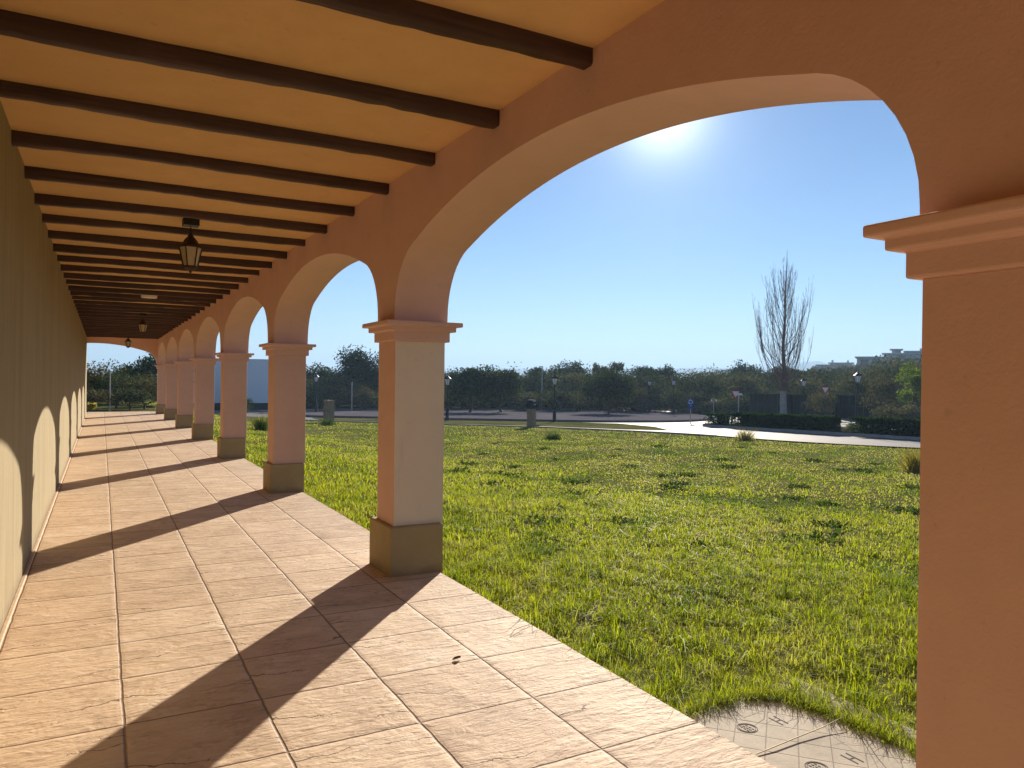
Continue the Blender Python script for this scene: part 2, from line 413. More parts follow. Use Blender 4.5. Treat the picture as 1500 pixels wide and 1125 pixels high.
# end wall with its arch, closing the far end
mb = MB(); ya, yb = YC[-1]-PW+.004, YC[-1]+PW-.004
prof = [(1.985 - d, z) for d, z in full_profile() if 1.985 - d > -.53]
prof = [(2.05, 2.055)] + prof; prof.append((-.54, prof[-1][1] + .002)); n = len(prof)
vs = [(x, ya, z) for x, z in prof] + [(x, ya, ZT-.01) for x, z in prof] + [(x, yb, z) for x, z in prof] + [(x, yb, ZT-.01) for x, z in prof]
fs = []
for i in range(n-1):
    j = i+1; fs += [(i, j, n+j, n+i), (2*n+i, 3*n+i, 3*n+j, 2*n+j), (i, 2*n+i, 2*n+j, j)]
mb.add(vs, fs); local(mb).build('end_wall', M['ochre'], portico, smooth=35)
# house wall with its low skirting, ceiling, roof
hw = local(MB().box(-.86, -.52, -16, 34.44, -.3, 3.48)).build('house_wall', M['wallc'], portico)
local(MB().box(-.521, -.492, -15.9, 34.42, -.02, .012)).build('skirting', M['skirt'] if 'skirt' in M else M['ochre'], hw, bevel=.006)
local(MB().box(-.6, 2.06, -16, 34.2, 3.12, 3.36)).build('ceiling', M['ochre_ceiling'], portico)
local(MB().box(-8, 2.95, -16.2, 35.1, 3.503, 3.72)).build('roof', M['roofing'], portico)

def column(y, repaint=False):
    x0, x1 = 2.03, 2.455; w_ = .203
    mb = MB(); mb.rects([(x0, x1, y-w_, y+w_, .380), (x0, x1, y-w_, y+w_, 1.853)])
    if repaint: mb.m = [1 if i == 0 else 0 for i in range(len(mb.m))]
    col = local(mb).build('column', [M['ochre'], M['beige']], portico, bevel=.007)
    p = local(MB().rects([(1.985, 2.432, y-.262, y+.262, -.25), (1.985, 2.432, y-.262, y+.262, .378), (1.990, 2.428, y-.257, y+.257, .388)])).build('plinth', M['khaki'], col, bevel=.011, seg=3)
    prof = []
    for o_, za, zb in ((.031, 1.850, 1.931), (.070, 1.931, 1.971), (.111, 1.971, 2.0076)):
        for z in (za, zb): prof.append((x0-o_, x1+o_, y-w_-o_, y+w_+o_, z))
    local(MB().rects(prof)).build('capital', M['ochre'], col, bevel=.008)
    if repaint: col['label'] = 'column with one face repainted beige grey'
for k, y in enumerate(YC): column(y, k == 3)

# ceiling beams
def beam(y, sd_):
    rr = random.Random(sd_); n = 26; rings = []; z1 = 3.135
    bow = rr.uniform(-.004, .012); ph = rr.uniform(0, 6)
    hgt = rr.uniform(.070, .086); wd = rr.uniform(.074, .090)
    for i in range(n+1):
        t = i/n; x = -.55 + 2.6*t
        dy = .011*math.sin(t*(3+2*bow*60) + ph) + rr.uniform(-.003, .003); zb = 3.12 - hgt - bow*4*t*(1-t)*-1 + .005*math.sin(t*9+ph*2) + rr.uniform(-.0035, .0035)
        c = .012 + rr.uniform(-.004, .006)
        a, b = y + dy, y + dy + wd
        rings.append([(x, a, z1), (x, a, zb+c), (x, a+c, zb), (x, b-c, zb), (x, b, zb+c), (x, b, z1)])
    mb = MB(); mb.rings(rings); return local(mb).build('beam', M['wood'], portico, smooth=50)
for i in range(-2, 33): beam(2.95 + .947*i, 100+i)

# ------------------------------------------------------------------ terrace floor, with its edge along the lawn
mb = MB(); ys = list(np.arange(-16, 36.6, .5)); rr = random.Random(3)
ex = [2.415 + rr.uniform(-.006, .006) for _ in ys]; n = len(ys)
vs = [(-.7, y, 0) for y in ys] + [(e-.012, y, 0) for e, y in zip(ex, ys)] + [(e, y, -.012) for e, y in zip(ex, ys)] + [(e, y, -.3) for e, y in zip(ex, ys)]
fs = []
for i in range(n-1):
    for a in range(3): fs.append((a*n+i, (a+1)*n+i, (a+1)*n+i+1, a*n+i+1))
fs.append((n-1, 2*n-1, 3*n-1, 4*n-1))
mb.add(vs, fs); tag(mb.build('terrace_floor', M['floor']), kind='structure')

# ------------------------------------------------------------------ hanging lanterns
def make_lantern():
    t = empty('lantern', (0,0,0))
    MB().box(-.075, .075, -.075, .075, -.072, 0.004).build('ceiling_plate', M['iron'], t, bevel=.006)
    mb = MB()
    for i in range(5):
        z = -.072 - .018*i - .009
        pts = [(.007*math.cos(a) if i % 2 else 0, 0 if i % 2 else .007*math.cos(a), z + .014*math.sin(a)) for a in np.linspace(0, 2*math.pi, 9)]
        mb.tube(pts, .0028, 5)
    mb.build('chain', M['iron'], t)
    MB().lathe([(.012,-.150),(.026,-.158),(.030,-.178),(.046,-.192),(.062,-.215),(.074,-.240),(.100,-.258),(.112,-.268),(.112,-.276),(.10,-.279)], 6).build('lantern_roof', M['iron_brown'], t, bevel=.002)
    body = MB()
    for i in range(6):
        a = 2*math.pi*i/6; b = 2*math.pi*(i+1)/6
        p = lambda r, an, z: (r*math.cos(an), r*math.sin(an), z)
        body.tube([p(.108,a,-.276), p(.066,a,-.478)], .0065, 5)
        body.tube([p(.108,a,-.283), p(.108,b,-.283)], .0065, 5); body.tube([p(.067,a,-.474), p(.067,b,-.474)], .0065, 5)
    fr = body.build('frame', M['iron_brown'], t)
    MB().lathe([(.102,-.280),(.061,-.474)], 6).build('glass', M['lantern_glass'], t)
    MB().lathe([(.07,-.478),(.068,-.49),(.035,-.512),(.012,-.52),(.014,-.53),(.004,-.54)], 6).build('finial', M['iron_brown'], t)
    return t
t = NT('amber_glass'); pc = t.coord()
M['lantern_glass'] = t.done(t.ramp(t.noise(pc, 18, 3), [(.3, (.50,.42,.27)), (.7, (.66,.56,.38))]), .35, None, Transmission_Weight=.25, Specular_IOR_Level=.5)
l0 = make_lantern()
spots = [((.77, 8.13, 3.12), 'iron hanging lantern at the near end of the ceiling, largest of the three'),
         ((.90, 20.99, 3.12), 'iron hanging lantern halfway along the portico ceiling, middle of the three'),
         ((.87, 31.7, 3.12), 'iron hanging lantern at the far end arch, smallest of the three')]
lan = [l0, copy_tree(l0), copy_tree(l0)]
for o, (loc, lb) in zip(lan, spots):
    o.location = loc; tag(o, lb, 'lantern', 'hanging lanterns along the portico ceiling')
tag(MB().lathe([(.15, 3.122), (.15, 3.075), (.135, 3.06), (.02, 3.056)], 20, (.80, 16.25)).build('ceiling_lamp', M['white_paint'], smooth=40),
    'pale flat round lamp fixed to the ceiling beyond the nearest lantern', 'lamp')

# ------------------------------------------------------------------ ground
def ground():
    rs = np.concatenate([np.arange(0, 12, .75), np.arange(12, 75, 1.5), np.arange(75, 260, 8), np.array([300, 400, 600, 1000, 1800, 3000, 5000])])
    az = np.radians(np.arange(-180, 180, 2.5)); n = len(az)
    V = []; 
    for r in rs[1:]:
        x = r*np.sin(az); y = r*np.cos(az); V.append(np.stack([x, y, terr(x, y) - .02], 1))
    V = np.concatenate([[[0, 0, -.10]]] + V); F = []
    for k in range(len(rs)-2):
        a = 1 + k*n
        for i in range(n):
            j = (i+1) % n; F.append((a+i, a+n+i, a+n+j, a+j))
    T = [(0, 1+i, 1+(i+1) % n) for i in range(n)]
    o = np_mesh('ground', V, F, M['soil'], tris=T, smooth=True)
    o.data.materials.append(M['litter']); mi = np.zeros(len(o.data.polygons), np.int32); kf = sum(1 for r in rs[1:] if r < 79); mi[(kf-1)*n:len(F)] = 1
    o.data.polygons.foreach_set('material_index', mi); return o
tag(ground(), kind='structure')

from mathutils.geometry import delaunay_2d_cdt
def densify(poly, step=1.0, closed=True):
    out = []
    m = len(poly)
    for i in range(m if closed else m-1):
        a = Vector(poly[i]); b = Vector(poly[(i+1) % m]); k = max(1, int((b-a).length/step))
        out += [a.lerp(b, q/k) for q in range(k)]
    if not closed: out.append(Vector(poly[-1]))
    return out
def smooth_line(pts, it=2, closed=False):
    pts = [Vector(p) for p in pts]
    for _ in range(it):
        q = [] if closed else [pts[0]]
        for i in range(len(pts) if closed else len(pts)-1):
            a, b = pts[i], pts[(i+1) % len(pts)]; q += [a.lerp(b, .25), a.lerp(b, .75)]
        if not closed: q.append(pts[-1])
        pts = q
    return pts
def inside(px, py, poly):
    px = np.asarray(px); py = np.asarray(py); c = np.zeros(px.shape, bool); n = len(poly)
    for i in range(n):
        x1, y1 = poly[i][0], poly[i][1]; x2, y2 = poly[(i+1) % n][0], poly[(i+1) % n][1]
        if y1 == y2: continue
        c ^= ((y1 > py) != (y2 > py)) & (px < (x2-x1)*(py-y1)/(y2-y1) + x1)
    return c
def sheet(name, poly, dz, mat, skirt=0, grid=2.0, side=None):
    b = densify(poly, 1.0); xs = [p.x for p in b]; ys = [p.y for p in b]
    gx, gy = np.meshgrid(np.arange(min(xs), max(xs), grid), np.arange(min(ys), max(ys), grid)); gx = gx.ravel(); gy = gy.ravel()
    k = inside(gx, gy, b); pts = [Vector((p.x, p.y)) for p in b] + [Vector(p) for p in zip(gx[k], gy[k])]
    nb = len(b); vo, eo, fo, *_ = delaunay_2d_cdt(pts, [], [list(range(nb))], 1, 1e-4)
    mb = MB(); z = terr([p.x for p in vo], [p.y for p in vo]) + dz
    mb.add([(p.x, p.y, q) for p, q in zip(vo, z)], fo)
    if skirt:
        zb = terr(xs, ys) + dz
        vs = [(p.x, p.y, q) for p, q in zip(b, zb)] + [(p.x, p.y, q - skirt) for p, q in zip(b, zb)]
        mb.add(vs, [(i, (i+1) % nb, nb + (i+1) % nb, nb + i) for i in range(nb)], 1)
    return tag(mb.build(name, [mat, side or mat]), kind='structure')
def strip(name, line, w0, w1, dz, mat, h=.14):
    L = densify(line, .8, False); mb = MB(); rings = []
    for i, p in enumerate(L):
        t = (L[min(i+1, len(L)-1)] - L[max(i-1, 0)]).normalized(); nrm = Vector((-t.y, t.x))
        a, b = p + nrm*w0, p + nrm*w1; za = float(terr(a.x, a.y)) + dz; zb = float(terr(b.x, b.y)) + dz
        rings.append([(a.x, a.y, za - h), (a.x, a.y, za), (b.x, b.y, zb), (b.x, b.y, zb - h)])
    mb.rings(rings); return tag(mb.build(name, mat), kind='structure')

EDGE = smooth_line([(8.6,60),(9.6,52.5),(11.3,46),(14,41.8),(16.6,37.9),(19.8,33.9),(22,29.5),(23.1,26),(23.25,23.8),(23.1,21.6),(23.3,20),(24,18),(25.2,16),(26.6,13),(28,8),(29,-8)])
FIELD = [Vector((2.415,-8)), Vector((2.415,36)), Vector((2.0,58))] + EDGE
FAR = [(60,-10),(60,28),(57,43),(54,51.5),(53.5,56),(52,59),(48.5,62),(42,65),(36,67.3),(30,68.6),(23,68.2),(14.5,66),(0,64),(-14,62)]
ROAD = [Vector((-14,56)), Vector((2,57))] + EDGE + [Vector(p) for p in smooth_line(FAR)]
sheet('road', ROAD, .03, M['road'], grid=3.0)
ISL = smooth_line([(12.1,56),(12.6,51.5),(16.2,48.2),(19,44.2),(22.3,41.6),(25.5,39.2),(29,38),(33.5,38.2),(38.5,40.8),(43.6,45.3),(45.3,48.4),(45.6,52),(44.8,57),(39.3,60.6),(34,62.8),(29,64.2),(22,63.6),(17,62),(13.6,60)], 2, True)
sheet('roundabout_island', ISL, .17, M['gravel'], .2, 2.5, M['kerb_shaded'] if 'kerb_shaded' in M else M['kerb'])
MED = smooth_line([(29.7,32.0),(29.7,29.5),(29.8,26),(30,22.6),(30.1,19),(30.5,14),(31,6),(37,6),(37,14),(36.6,24),(35.8,29.5),(33.9,32.3),(32.2,33.2),(30.7,33.0)], 1, True)
sheet('road_median', MED, .17, M['litter'], .2, 2.0, M['kerb'])
strip('kerb', EDGE[2:34], -.30, -.02, .045, M['path'], .25)
GREEN = [Vector(p) for p in [(12.4,50.6),(16,47.6),(18.7,43.6),(22,41),(25.3,38.6),(27.2,36.5),(26.3,32),(24.3,28.5),(22.6,29.8),(20.3,34.2),(17.1,38.2),(14.5,42.2),(11.8,46.2)]]
sheet('verge', GREEN, .05, M['soil'], grid=2.0)
strip('pavement', smooth_line(FAR)[4:], -2.6, -.02, .12, M['path'], .25)
strip('pavement', smooth_line([(-14,56),(2,57.2),(8.2,59.5)]), .1, 1.6, .10, M['path'], .2)
VERGE0 = [Vector(p) for p in [(60.2,28),(57.3,43),(54.6,51.5),(54,56),(52.4,59.5),(48.8,62.6),(42.2,65.8),(36,68.2),(30,69.4),(23,69),(14.5,66.8),(0,64.8),(-30,61),(-60,130),(60,180),(190,120),(120,28)]]
VERGE = [Vector(p) for p in VERGE0[:12]] + [Vector((r_v*math.sin(R(a)), r_v*math.cos(R(a)))) for r_v, a in ((80,-8),(82,0),(82,15),(82,30),(82,45),(82,56),(80,66))]
sheet('woodland_floor', VERGE, .05, M['litter'], grid=3)

# distant hills across the bay
def ridge(name, r0, prof, seed, thick=900):
    az = np.arange(-16, 76, .25); rr_ = np.random.default_rng(seed)
    xp = [p[0] for p in prof]; yp = [p[1] for p in prof]
    top = np.interp(az, xp, yp) + sum(rr_.uniform(.6, 1.6)*np.sin(az*f + rr_.uniform(0, 6)) for f in (.7, 1.3, 2.6, 5.2))*2.0
    V = []
    for k, (dr, hh) in enumerate(((0, 0), (.25, .45), (.5, .85), (.7, 1.0), (1, .9))):
        r = r0 + thick*dr + rr_.normal(0, 14, len(az)); a = np.radians(az)
        V.append(np.stack([r*np.sin(a), r*np.cos(a), -8 + (top + 8)*hh*(1 + rr_.normal(0, .015, len(az)))], 1))
    n = len(az); F = [(k*n+i, k*n+i+1, (k+1)*n+i+1, (k+1)*n+i) for k in range(4) for i in range(n-1)]
    return tag(np_mesh(name, np.concatenate(V), F, M['hill'], smooth=True), kind='structure')
ridge('hills', 2500, [(-16,14),(-3,14),(2,30),(6,30),(12,22),(15,38),(18,30),(24,36),(29,46),(33,36),(38,50),(42,58),(45,62),(47,50),(48.5,66),(50,92),(52,76),(54.5,46),(60,30),(76,24)], 3)
ridge('hills', 3400, [(-16,60),(0,52),(8,36),(20,52),(30,66),(40,70),(50,80),(60,40),(76,30)], 9)
# ------------------------------------------------------------------ vegetation helpers
def leaf_quads(C, size, rr, elong=1.6, up=0.0, droop=None):
    """diamond leaves at centres C (n,3) -> V, F"""
    n = len(C); a = rr.normal(size=(n, 3)); a[:, 2] += up; a /= np.linalg.norm(a, axis=1, keepdims=True)
    b = rr.normal(size=(n, 3)); b -= (b*a).sum(1, keepdims=True)*a; b /= np.linalg.norm(b, axis=1, keepdims=True)
    s = (size*rr.uniform(.6, 1.35, n))[:, None]
    V = np.stack([C - a*s*elong*.5, C + b*s*.36 - a*s*.05, C + a*s*elong*.5, C - b*s*.36 - a*s*.05], 1).reshape(-1, 3)
    return V, np.arange(4*n).reshape(n, 4)
def crown_points(w, h, n, rr, clumps=26, flat=.5, rough=.35, zc=0.0, d=None):
    """clumped leaf positions in an uneven ellipsoid of full size w x d x h centred at height zc; returns points and clump ids"""
    d = d or w
    u = rr.normal(size=(clumps, 3)); u /= np.linalg.norm(u, axis=1, keepdims=True)
    u[:, 2] = np.where(u[:, 2] < -.45, -u[:, 2]*.6, u[:, 2])
    rad = rr.uniform(.45, .92, clumps)*(1 + rough*rr.normal(size=clumps)*.35)
    cc = u*rad[:, None]*np.array([w, d, h])/2; cr = rr.uniform(.16, .34, clumps)*min(w, h*1.3)
    big = cr**2; idx = rr.choice(clumps, n, p=big/big.sum())
    q = rr.normal(size=(n, 3)); q /= np.linalg.norm(q, axis=1, keepdims=True); q *= (rr.uniform(0, 1, n)**.45)[:, None]
    P = cc[idx] + q*cr[idx][:, None]*np.array([1, 1, .78]); P[:, 2] += zc
    return P, idx, cc + np.array([0, 0, zc])
def tinted(idx, n, rr, base=.45, spread=.28):
    ct = rr.normal(base, spread*.6, idx.max()+1)
    return np.clip(ct[idx] + rr.normal(0, spread, n), 0, 1)
def trunk_mesh(H0, H1, r, tips, rr, lean=.15):
    mb = MB(); p = Vector((0, 0, -.25)); pts = [p.copy()]; rad = [r*1.35]
    for i in range(1, 6):
        p = Vector((rr.uniform(-lean, lean)*H0*i/6, rr.uniform(-lean, lean)*H0*i/6, H0*i/5)); pts.append(p); rad.append(r*(1.08 - .07*i))
    mb.tube(pts, rad, 7); top = pts[-1]
    for t in tips:
        t = Vector(t); mid = top.lerp(t, .5) + Vector((rr.uniform(-.1, .1), rr.uniform(-.1, .1), .12*(H1-H0)*rr.uniform(-.3, .6)))
        mb.tube([top - Vector((0, 0, .1*H0)), top.lerp(mid, .5), mid, t], [r*.62, r*.5, r*.34, r*.1], 5)
    return mb
def tree(name, label, x, y, w, h, mat, seed, leaf=.16, n=2600, clear=.22, group=None, cat='tree', clumps=26, rough=.35, bark='bark', z=None, d=None, trunks=1):
    rr = np.random.default_rng(seed); z = float(terr(x, y)) if z is None else z
    t = empty(name, (x, y, z), label, cat, group)
    hc = h*(1-clear); P, idx, cc = crown_points(w, hc, n, rr, clumps, rough=rough, zc=h*clear + hc/2, d=d)
    k = P[:, 2] > .02; P = P[k]; idx = idx[k]
    V, F = leaf_quads(P, leaf, rr)
    np_mesh('crown', V, F, mat, np.repeat(tinted(idx, len(P), rr), 4), t)
    tips = [cc[i] for i in rr.choice(len(cc), min(7, len(cc)), replace=False)]
    mb = trunk_mesh(max(h*clear, .12*h), h, max(.035*h**.9, .03), tips, rr); mb.build('trunk', M[bark], t, smooth=60)
    return t
def at(az, r): return r*math.sin(R(az)), r*math.cos(R(az))
def wh(px): return px/F_PX

# ------------------------------------------------------------------ trees and shrubs that stand apart
# (azimuth deg, distance m, crown width m, height m)
def T(name, label, az, r, w, h, mat, seed, **kw):
    x, y = at(az, r); return tree(name, label, x, y, w, h, M[mat], seed, **kw)
T('olive_tree', 'broad dark round tree on the gravel island, left one of the two that touch', 25.5, 64.5, 4.0, 4.5, 'oak', 1, n=7500, leaf=.15, clear=.05, clumps=46)
T('olive_tree', 'dark round tree on the gravel island, right one of the two that touch', 27.8, 65.5, 3.6, 4.2, 'oak', 2, n=6200, leaf=.15, clear=.06, clumps=42)
T('olive_tree', 'lone dome shaped dark tree on short twin trunks near the middle of the gravel island', 36.0, 66, 4.8, 3.7, 'oak', 3, n=8500, leaf=.14, clear=.13, clumps=52, rough=.15)
T('pine_tree', 'tall dark bushy pine seen between the second and third columns', 17.1, 78, 5.0, 5.9, 'pine', 4, n=6500, leaf=.17, clear=.1, clumps=46)
T('pine_tree', 'smaller dark tree close against the right side of the tall pine between the columns', 18.7, 80, 3.4, 4.6, 'pine', 5, n=3500, leaf=.17, clear=.1)
T('oak_tree', 'low dark tree behind the street lamp between the second and third columns', 14.4, 82, 3.4, 4.5, 'oak', 6, n=3200, leaf=.16, clear=.12)
T('oak_tree', 'dark tree cut off by the right edge of the third column', 13.1, 80, 2.6, 4.9, 'oak', 7, n=2500, leaf=.16, clear=.12)
T('scrub_bush', 'pale grey green bush in front of the tall pine between the columns', 15.6, 74, 3.6, 3.5, 'olive', 8, n=3600, leaf=.13, clear=.05, cat='bush')
T('scrub_bush', 'low straw coloured bush to the right of the square stone post between the columns', 17.6, 70.5, 2.6, 1.9, 'scrub', 9, n=2200, leaf=.11, clear=.03, cat='bush')
T('scrub_bush', 'green bush behind the lamp post and left of the square stone post between the columns', 14.2, 71, 3.0, 2.6, 'olive', 10, n=2600, leaf=.12, clear=.03, cat='bush')
T('oak_tree', 'tallest flat topped tree on the skyline left of the lone dome shaped tree', 33.0, 96, 4.0, 5.4, 'oak', 11, n=3600, leaf=.2, clear=.3)
T('oak_tree', 'small round treetop on the skyline above the thin tall lamp pole', 30.5, 96, 2.8, 4.6, 'oak', 12, n=2400, leaf=.2, clear=.35)
T('oak_tree', 'loose airy treetop with a sky gap, first of two above the lone dome shaped tree', 35.2, 98, 2.2, 5.3, 'scrub', 13, n=900, leaf=.2, clear=.5, clumps=12)
T('oak_tree', 'loose airy treetop with thin branches, second of two above the lone dome shaped tree', 36.4, 98, 2.4, 5.4, 'scrub', 14, n=1000, leaf=.2, clear=.5, clumps=12)
T('oak_tree', 'rounded skyline tree left of the pair of globe lamps', 38.6, 98, 3.4, 5.1, 'oak', 15, n=2600, leaf=.2, clear=.4)
T('oak_tree', 'rounded skyline tree directly above the pair of globe lamps', 40.1, 98, 3.2, 4.8, 'oak', 16, n=2500, leaf=.2, clear=.4)
T('oak_tree', 'dark dome shaped tree on the skyline left of the bare poplar', 45.7, 104, 4.6, 5.5, 'oak', 17, n=3800, leaf=.2, clear=.3)
T('oak_tree', 'dark low tree on the skyline behind the trunk of the bare poplar', 48.6, 104, 4.6, 4.9, 'oak', 18, n=3600, leaf=.2, clear=.3)
T('oak_tree', 'rounded tree on the skyline right of the bare poplar and below the villa', 50.6, 112, 5.0, 4.6, 'oak', 19, n=3600, leaf=.22, clear=.3)
T('scrub_bush', 'yellow green bush on the right side of the lone dome shaped tree', 38.1, 72, 2.3, 2.4, 'scrub', 20, n=2200, leaf=.12, clear=.03, cat='bush')
T('scrub_bush', 'pale rounded bush behind the pair of globe lamps', 40.6, 76, 4.2, 2.3, 'olive', 21, n=2600, leaf=.14, clear=.03, cat='bush')
T('scrub_bush', 'leafless straw coloured bush between the two dark screens behind the hedge', 51.1, 67.0, 2.2, 2.4, 'scrub', 22, n=1700, leaf=.1, clear=.03, cat='bush', clumps=16)
T('scrub_bush', 'bright green leafy bush against the right hand pier', 56.9, 60, 2.2, 4.6, 'bright', 23, n=2600, leaf=.13, clear=.12, cat='bush', clumps=20)
T('scrub_bush', 'tall dry bush beside the lamp with the square lantern head', 54.9, 66, 3.2, 4.0, 'scrub', 24, n=3200, leaf=.12, clear=.05, cat='bush')
T('scrub_bush', 'pale dry grassy bush low behind the hedge at the right hand pier', 56.0, 56, 4.2, 1.5, 'scrub', 25, n=2600, leaf=.11, clear=.02, cat='bush')
# beyond the end arch of the portico
T('scrub_bush', 'loose feathery bush seen through the end arch, against the house wall', -.9, 44, 2.6, 2.25, 'scrub', 30, n=1900, leaf=.085, clear=.1, cat='bush', clumps=30, rough=.6)
T('scrub_bush', 'grey green bush seen through the end arch, behind the thin post', .9, 43, 2.2, 1.85, 'olive', 31, n=2600, leaf=.075, clear=.03, cat='bush', clumps=30)
T('scrub_bush', 'dark bush seen through the end arch, beside the last column', 2.6, 42, 2.2, 1.55, 'scrub', 32, n=2800, leaf=.075, clear=.0, cat='bush', clumps=30)
T('scrub_bush', 'low dark bush seen through the end arch, at the foot of the feathery bush', -.6, 40, 2.6, 1.0, 'scrub', 33, n=3200, leaf=.06, clear=.02, cat='bush', clumps=26)
T('scrub_bush', 'low bush seen through the end arch, right of the thin post', 1.7, 40, 2.2, 1.05, 'olive', 34, n=2800, leaf=.06, clear=.02, cat='bush', clumps=26)
T('oak_tree', 'dark rounded tree on the skyline through the end arch', 3.6, 62, 4.2, 3.4, 'oak', 35, n=3400, leaf=.13, clear=.1)
T('oak_tree', 'low dark tree on the skyline behind the thin post through the end arch', 2.0, 66, 4.0, 2.5, 'oak', 36, n=3000, leaf=.13, clear=.1)
T('scrub_bush', 'yellowish clump of dry leaves at the far end of the house wall', -.62, 36.9, .5, .5, 'drygrass', 37, n=500, leaf=.07, clear=.02, cat='bush', clumps=9)
T('scrub_bush', 'small dark bush in front of the white building between the columns', 9.0, 62.5, 1.6, 1.3, 'oak', 38, n=1500, leaf=.08, clear=.02, cat='bush')

# ------------------------------------------------------------------ the wood that closes the view (one mass of crowns and undergrowth)
def woodland():
    rr = np.random.default_rng(11); Vs = []; Ts = []; off = 0
    skyl = [(12,548),(17,546),(19,545),(23,546),(25,545),(28,546),(30,541),(33,540),(36,541),(39,539),(42,541),(44,540),(46,541),(48.5,546),(50.5,545),(52.5,548),(53.5,541),(55,532),(57,527),(60,520),(66,520)]
    sx = [a for a, b in skyl]; sy = [b for a, b in skyl]
    def put(az, r, w, h, leaf, n, base, clear):
        nonlocal off
        x, y = at(az, r); z = float(terr(x, y)); P, idx, cc = crown_points(w, h*(1-clear), n, rr, 16, zc=h*clear + h*(1-clear)/2, rough=.5)
        V, F = leaf_quads(P, leaf, rr); V += np.array([x, y, z]); Vs.append(V); Ts.append(np.repeat(tinted(idx, n, rr, base, .22), 4))
    hzv = lambda az: 553 + (az-11)*.245
    for i in range(440):
        az = rr.uniform(11.5, 64) if i < 260 else rr.uniform(45, 60); r = rr.uniform(76, 116) if i < 260 else rr.uniform(112, 250)
        z0 = float(terr(*at(az, r)))
        top = 1.55 + (hzv(az) - np.interp(az, sx, sy) + rr.normal(-1, 4))/F_PX*r
        h = min(max(top - z0, 2.0), 6.2)*(rr.uniform(.72, 1.0) if r < 100 else rr.uniform(.85, 1.02)) if r < 112 else max(1.2, min(rr.uniform(2.6, 4.6), top - z0))
        put(az, r, h*rr.uniform(.8, 1.35), h, .2 if r < 116 else .3, 850 if r < 116 else 650, rr.uniform(.05, .95), .08)
    for i in range(330):      # undergrowth at the edge of the wood
        az = rr.uniform(11.5, 64); r = rr.uniform(70.5, 82); h = rr.uniform(.9, 2.5)
        put(az, r, h*rr.uniform(1.1, 1.9), h, .15, 480, rr.uniform(.25, .9), 0)
    V = np.concatenate(Vs); n = len(V)//4
    return np_mesh('woodland', V, np.arange(4*n).reshape(n, 4), M['wood_leaf'], np.concatenate(Ts))
M['wood_leaf'] = m_leaf('woodland_leaves', (.03,.05,.022), (.068,.082,.04), (.17,.16,.09), .2)
tag(woodland(), kind='stuff')
def back_scrub():
    rr = np.random.default_rng(12); Vs = []; Ts = []
    for i in range(90):
        az = rr.uniform(-6, 13); r = rr.uniform(72, 100) if az > 4.5 else rr.uniform(44, 75); x, y = at(az, r)
        h = (1.55 - float(terr(x, y))) + rr.uniform(-12, 3)/F_PX*r; w_ = h*rr.uniform(.9, 1.6)
        P, idx, cc = crown_points(w_, h, 600, rr, 14, zc=h/2, rough=.5); V, F = leaf_quads(P, .13, rr); V += np.array([x, y, float(terr(x, y))])
        Vs.append(V); Ts.append(np.repeat(tinted(idx, 600, rr, rr.uniform(.2, .7), .22), 4))
    V = np.concatenate(Vs); n = len(V)//4
    return np_mesh('undergrowth', V, np.arange(4*n).reshape(n, 4), M['wood_leaf'], np.concatenate(Ts))
tag(back_scrub(), kind='stuff')

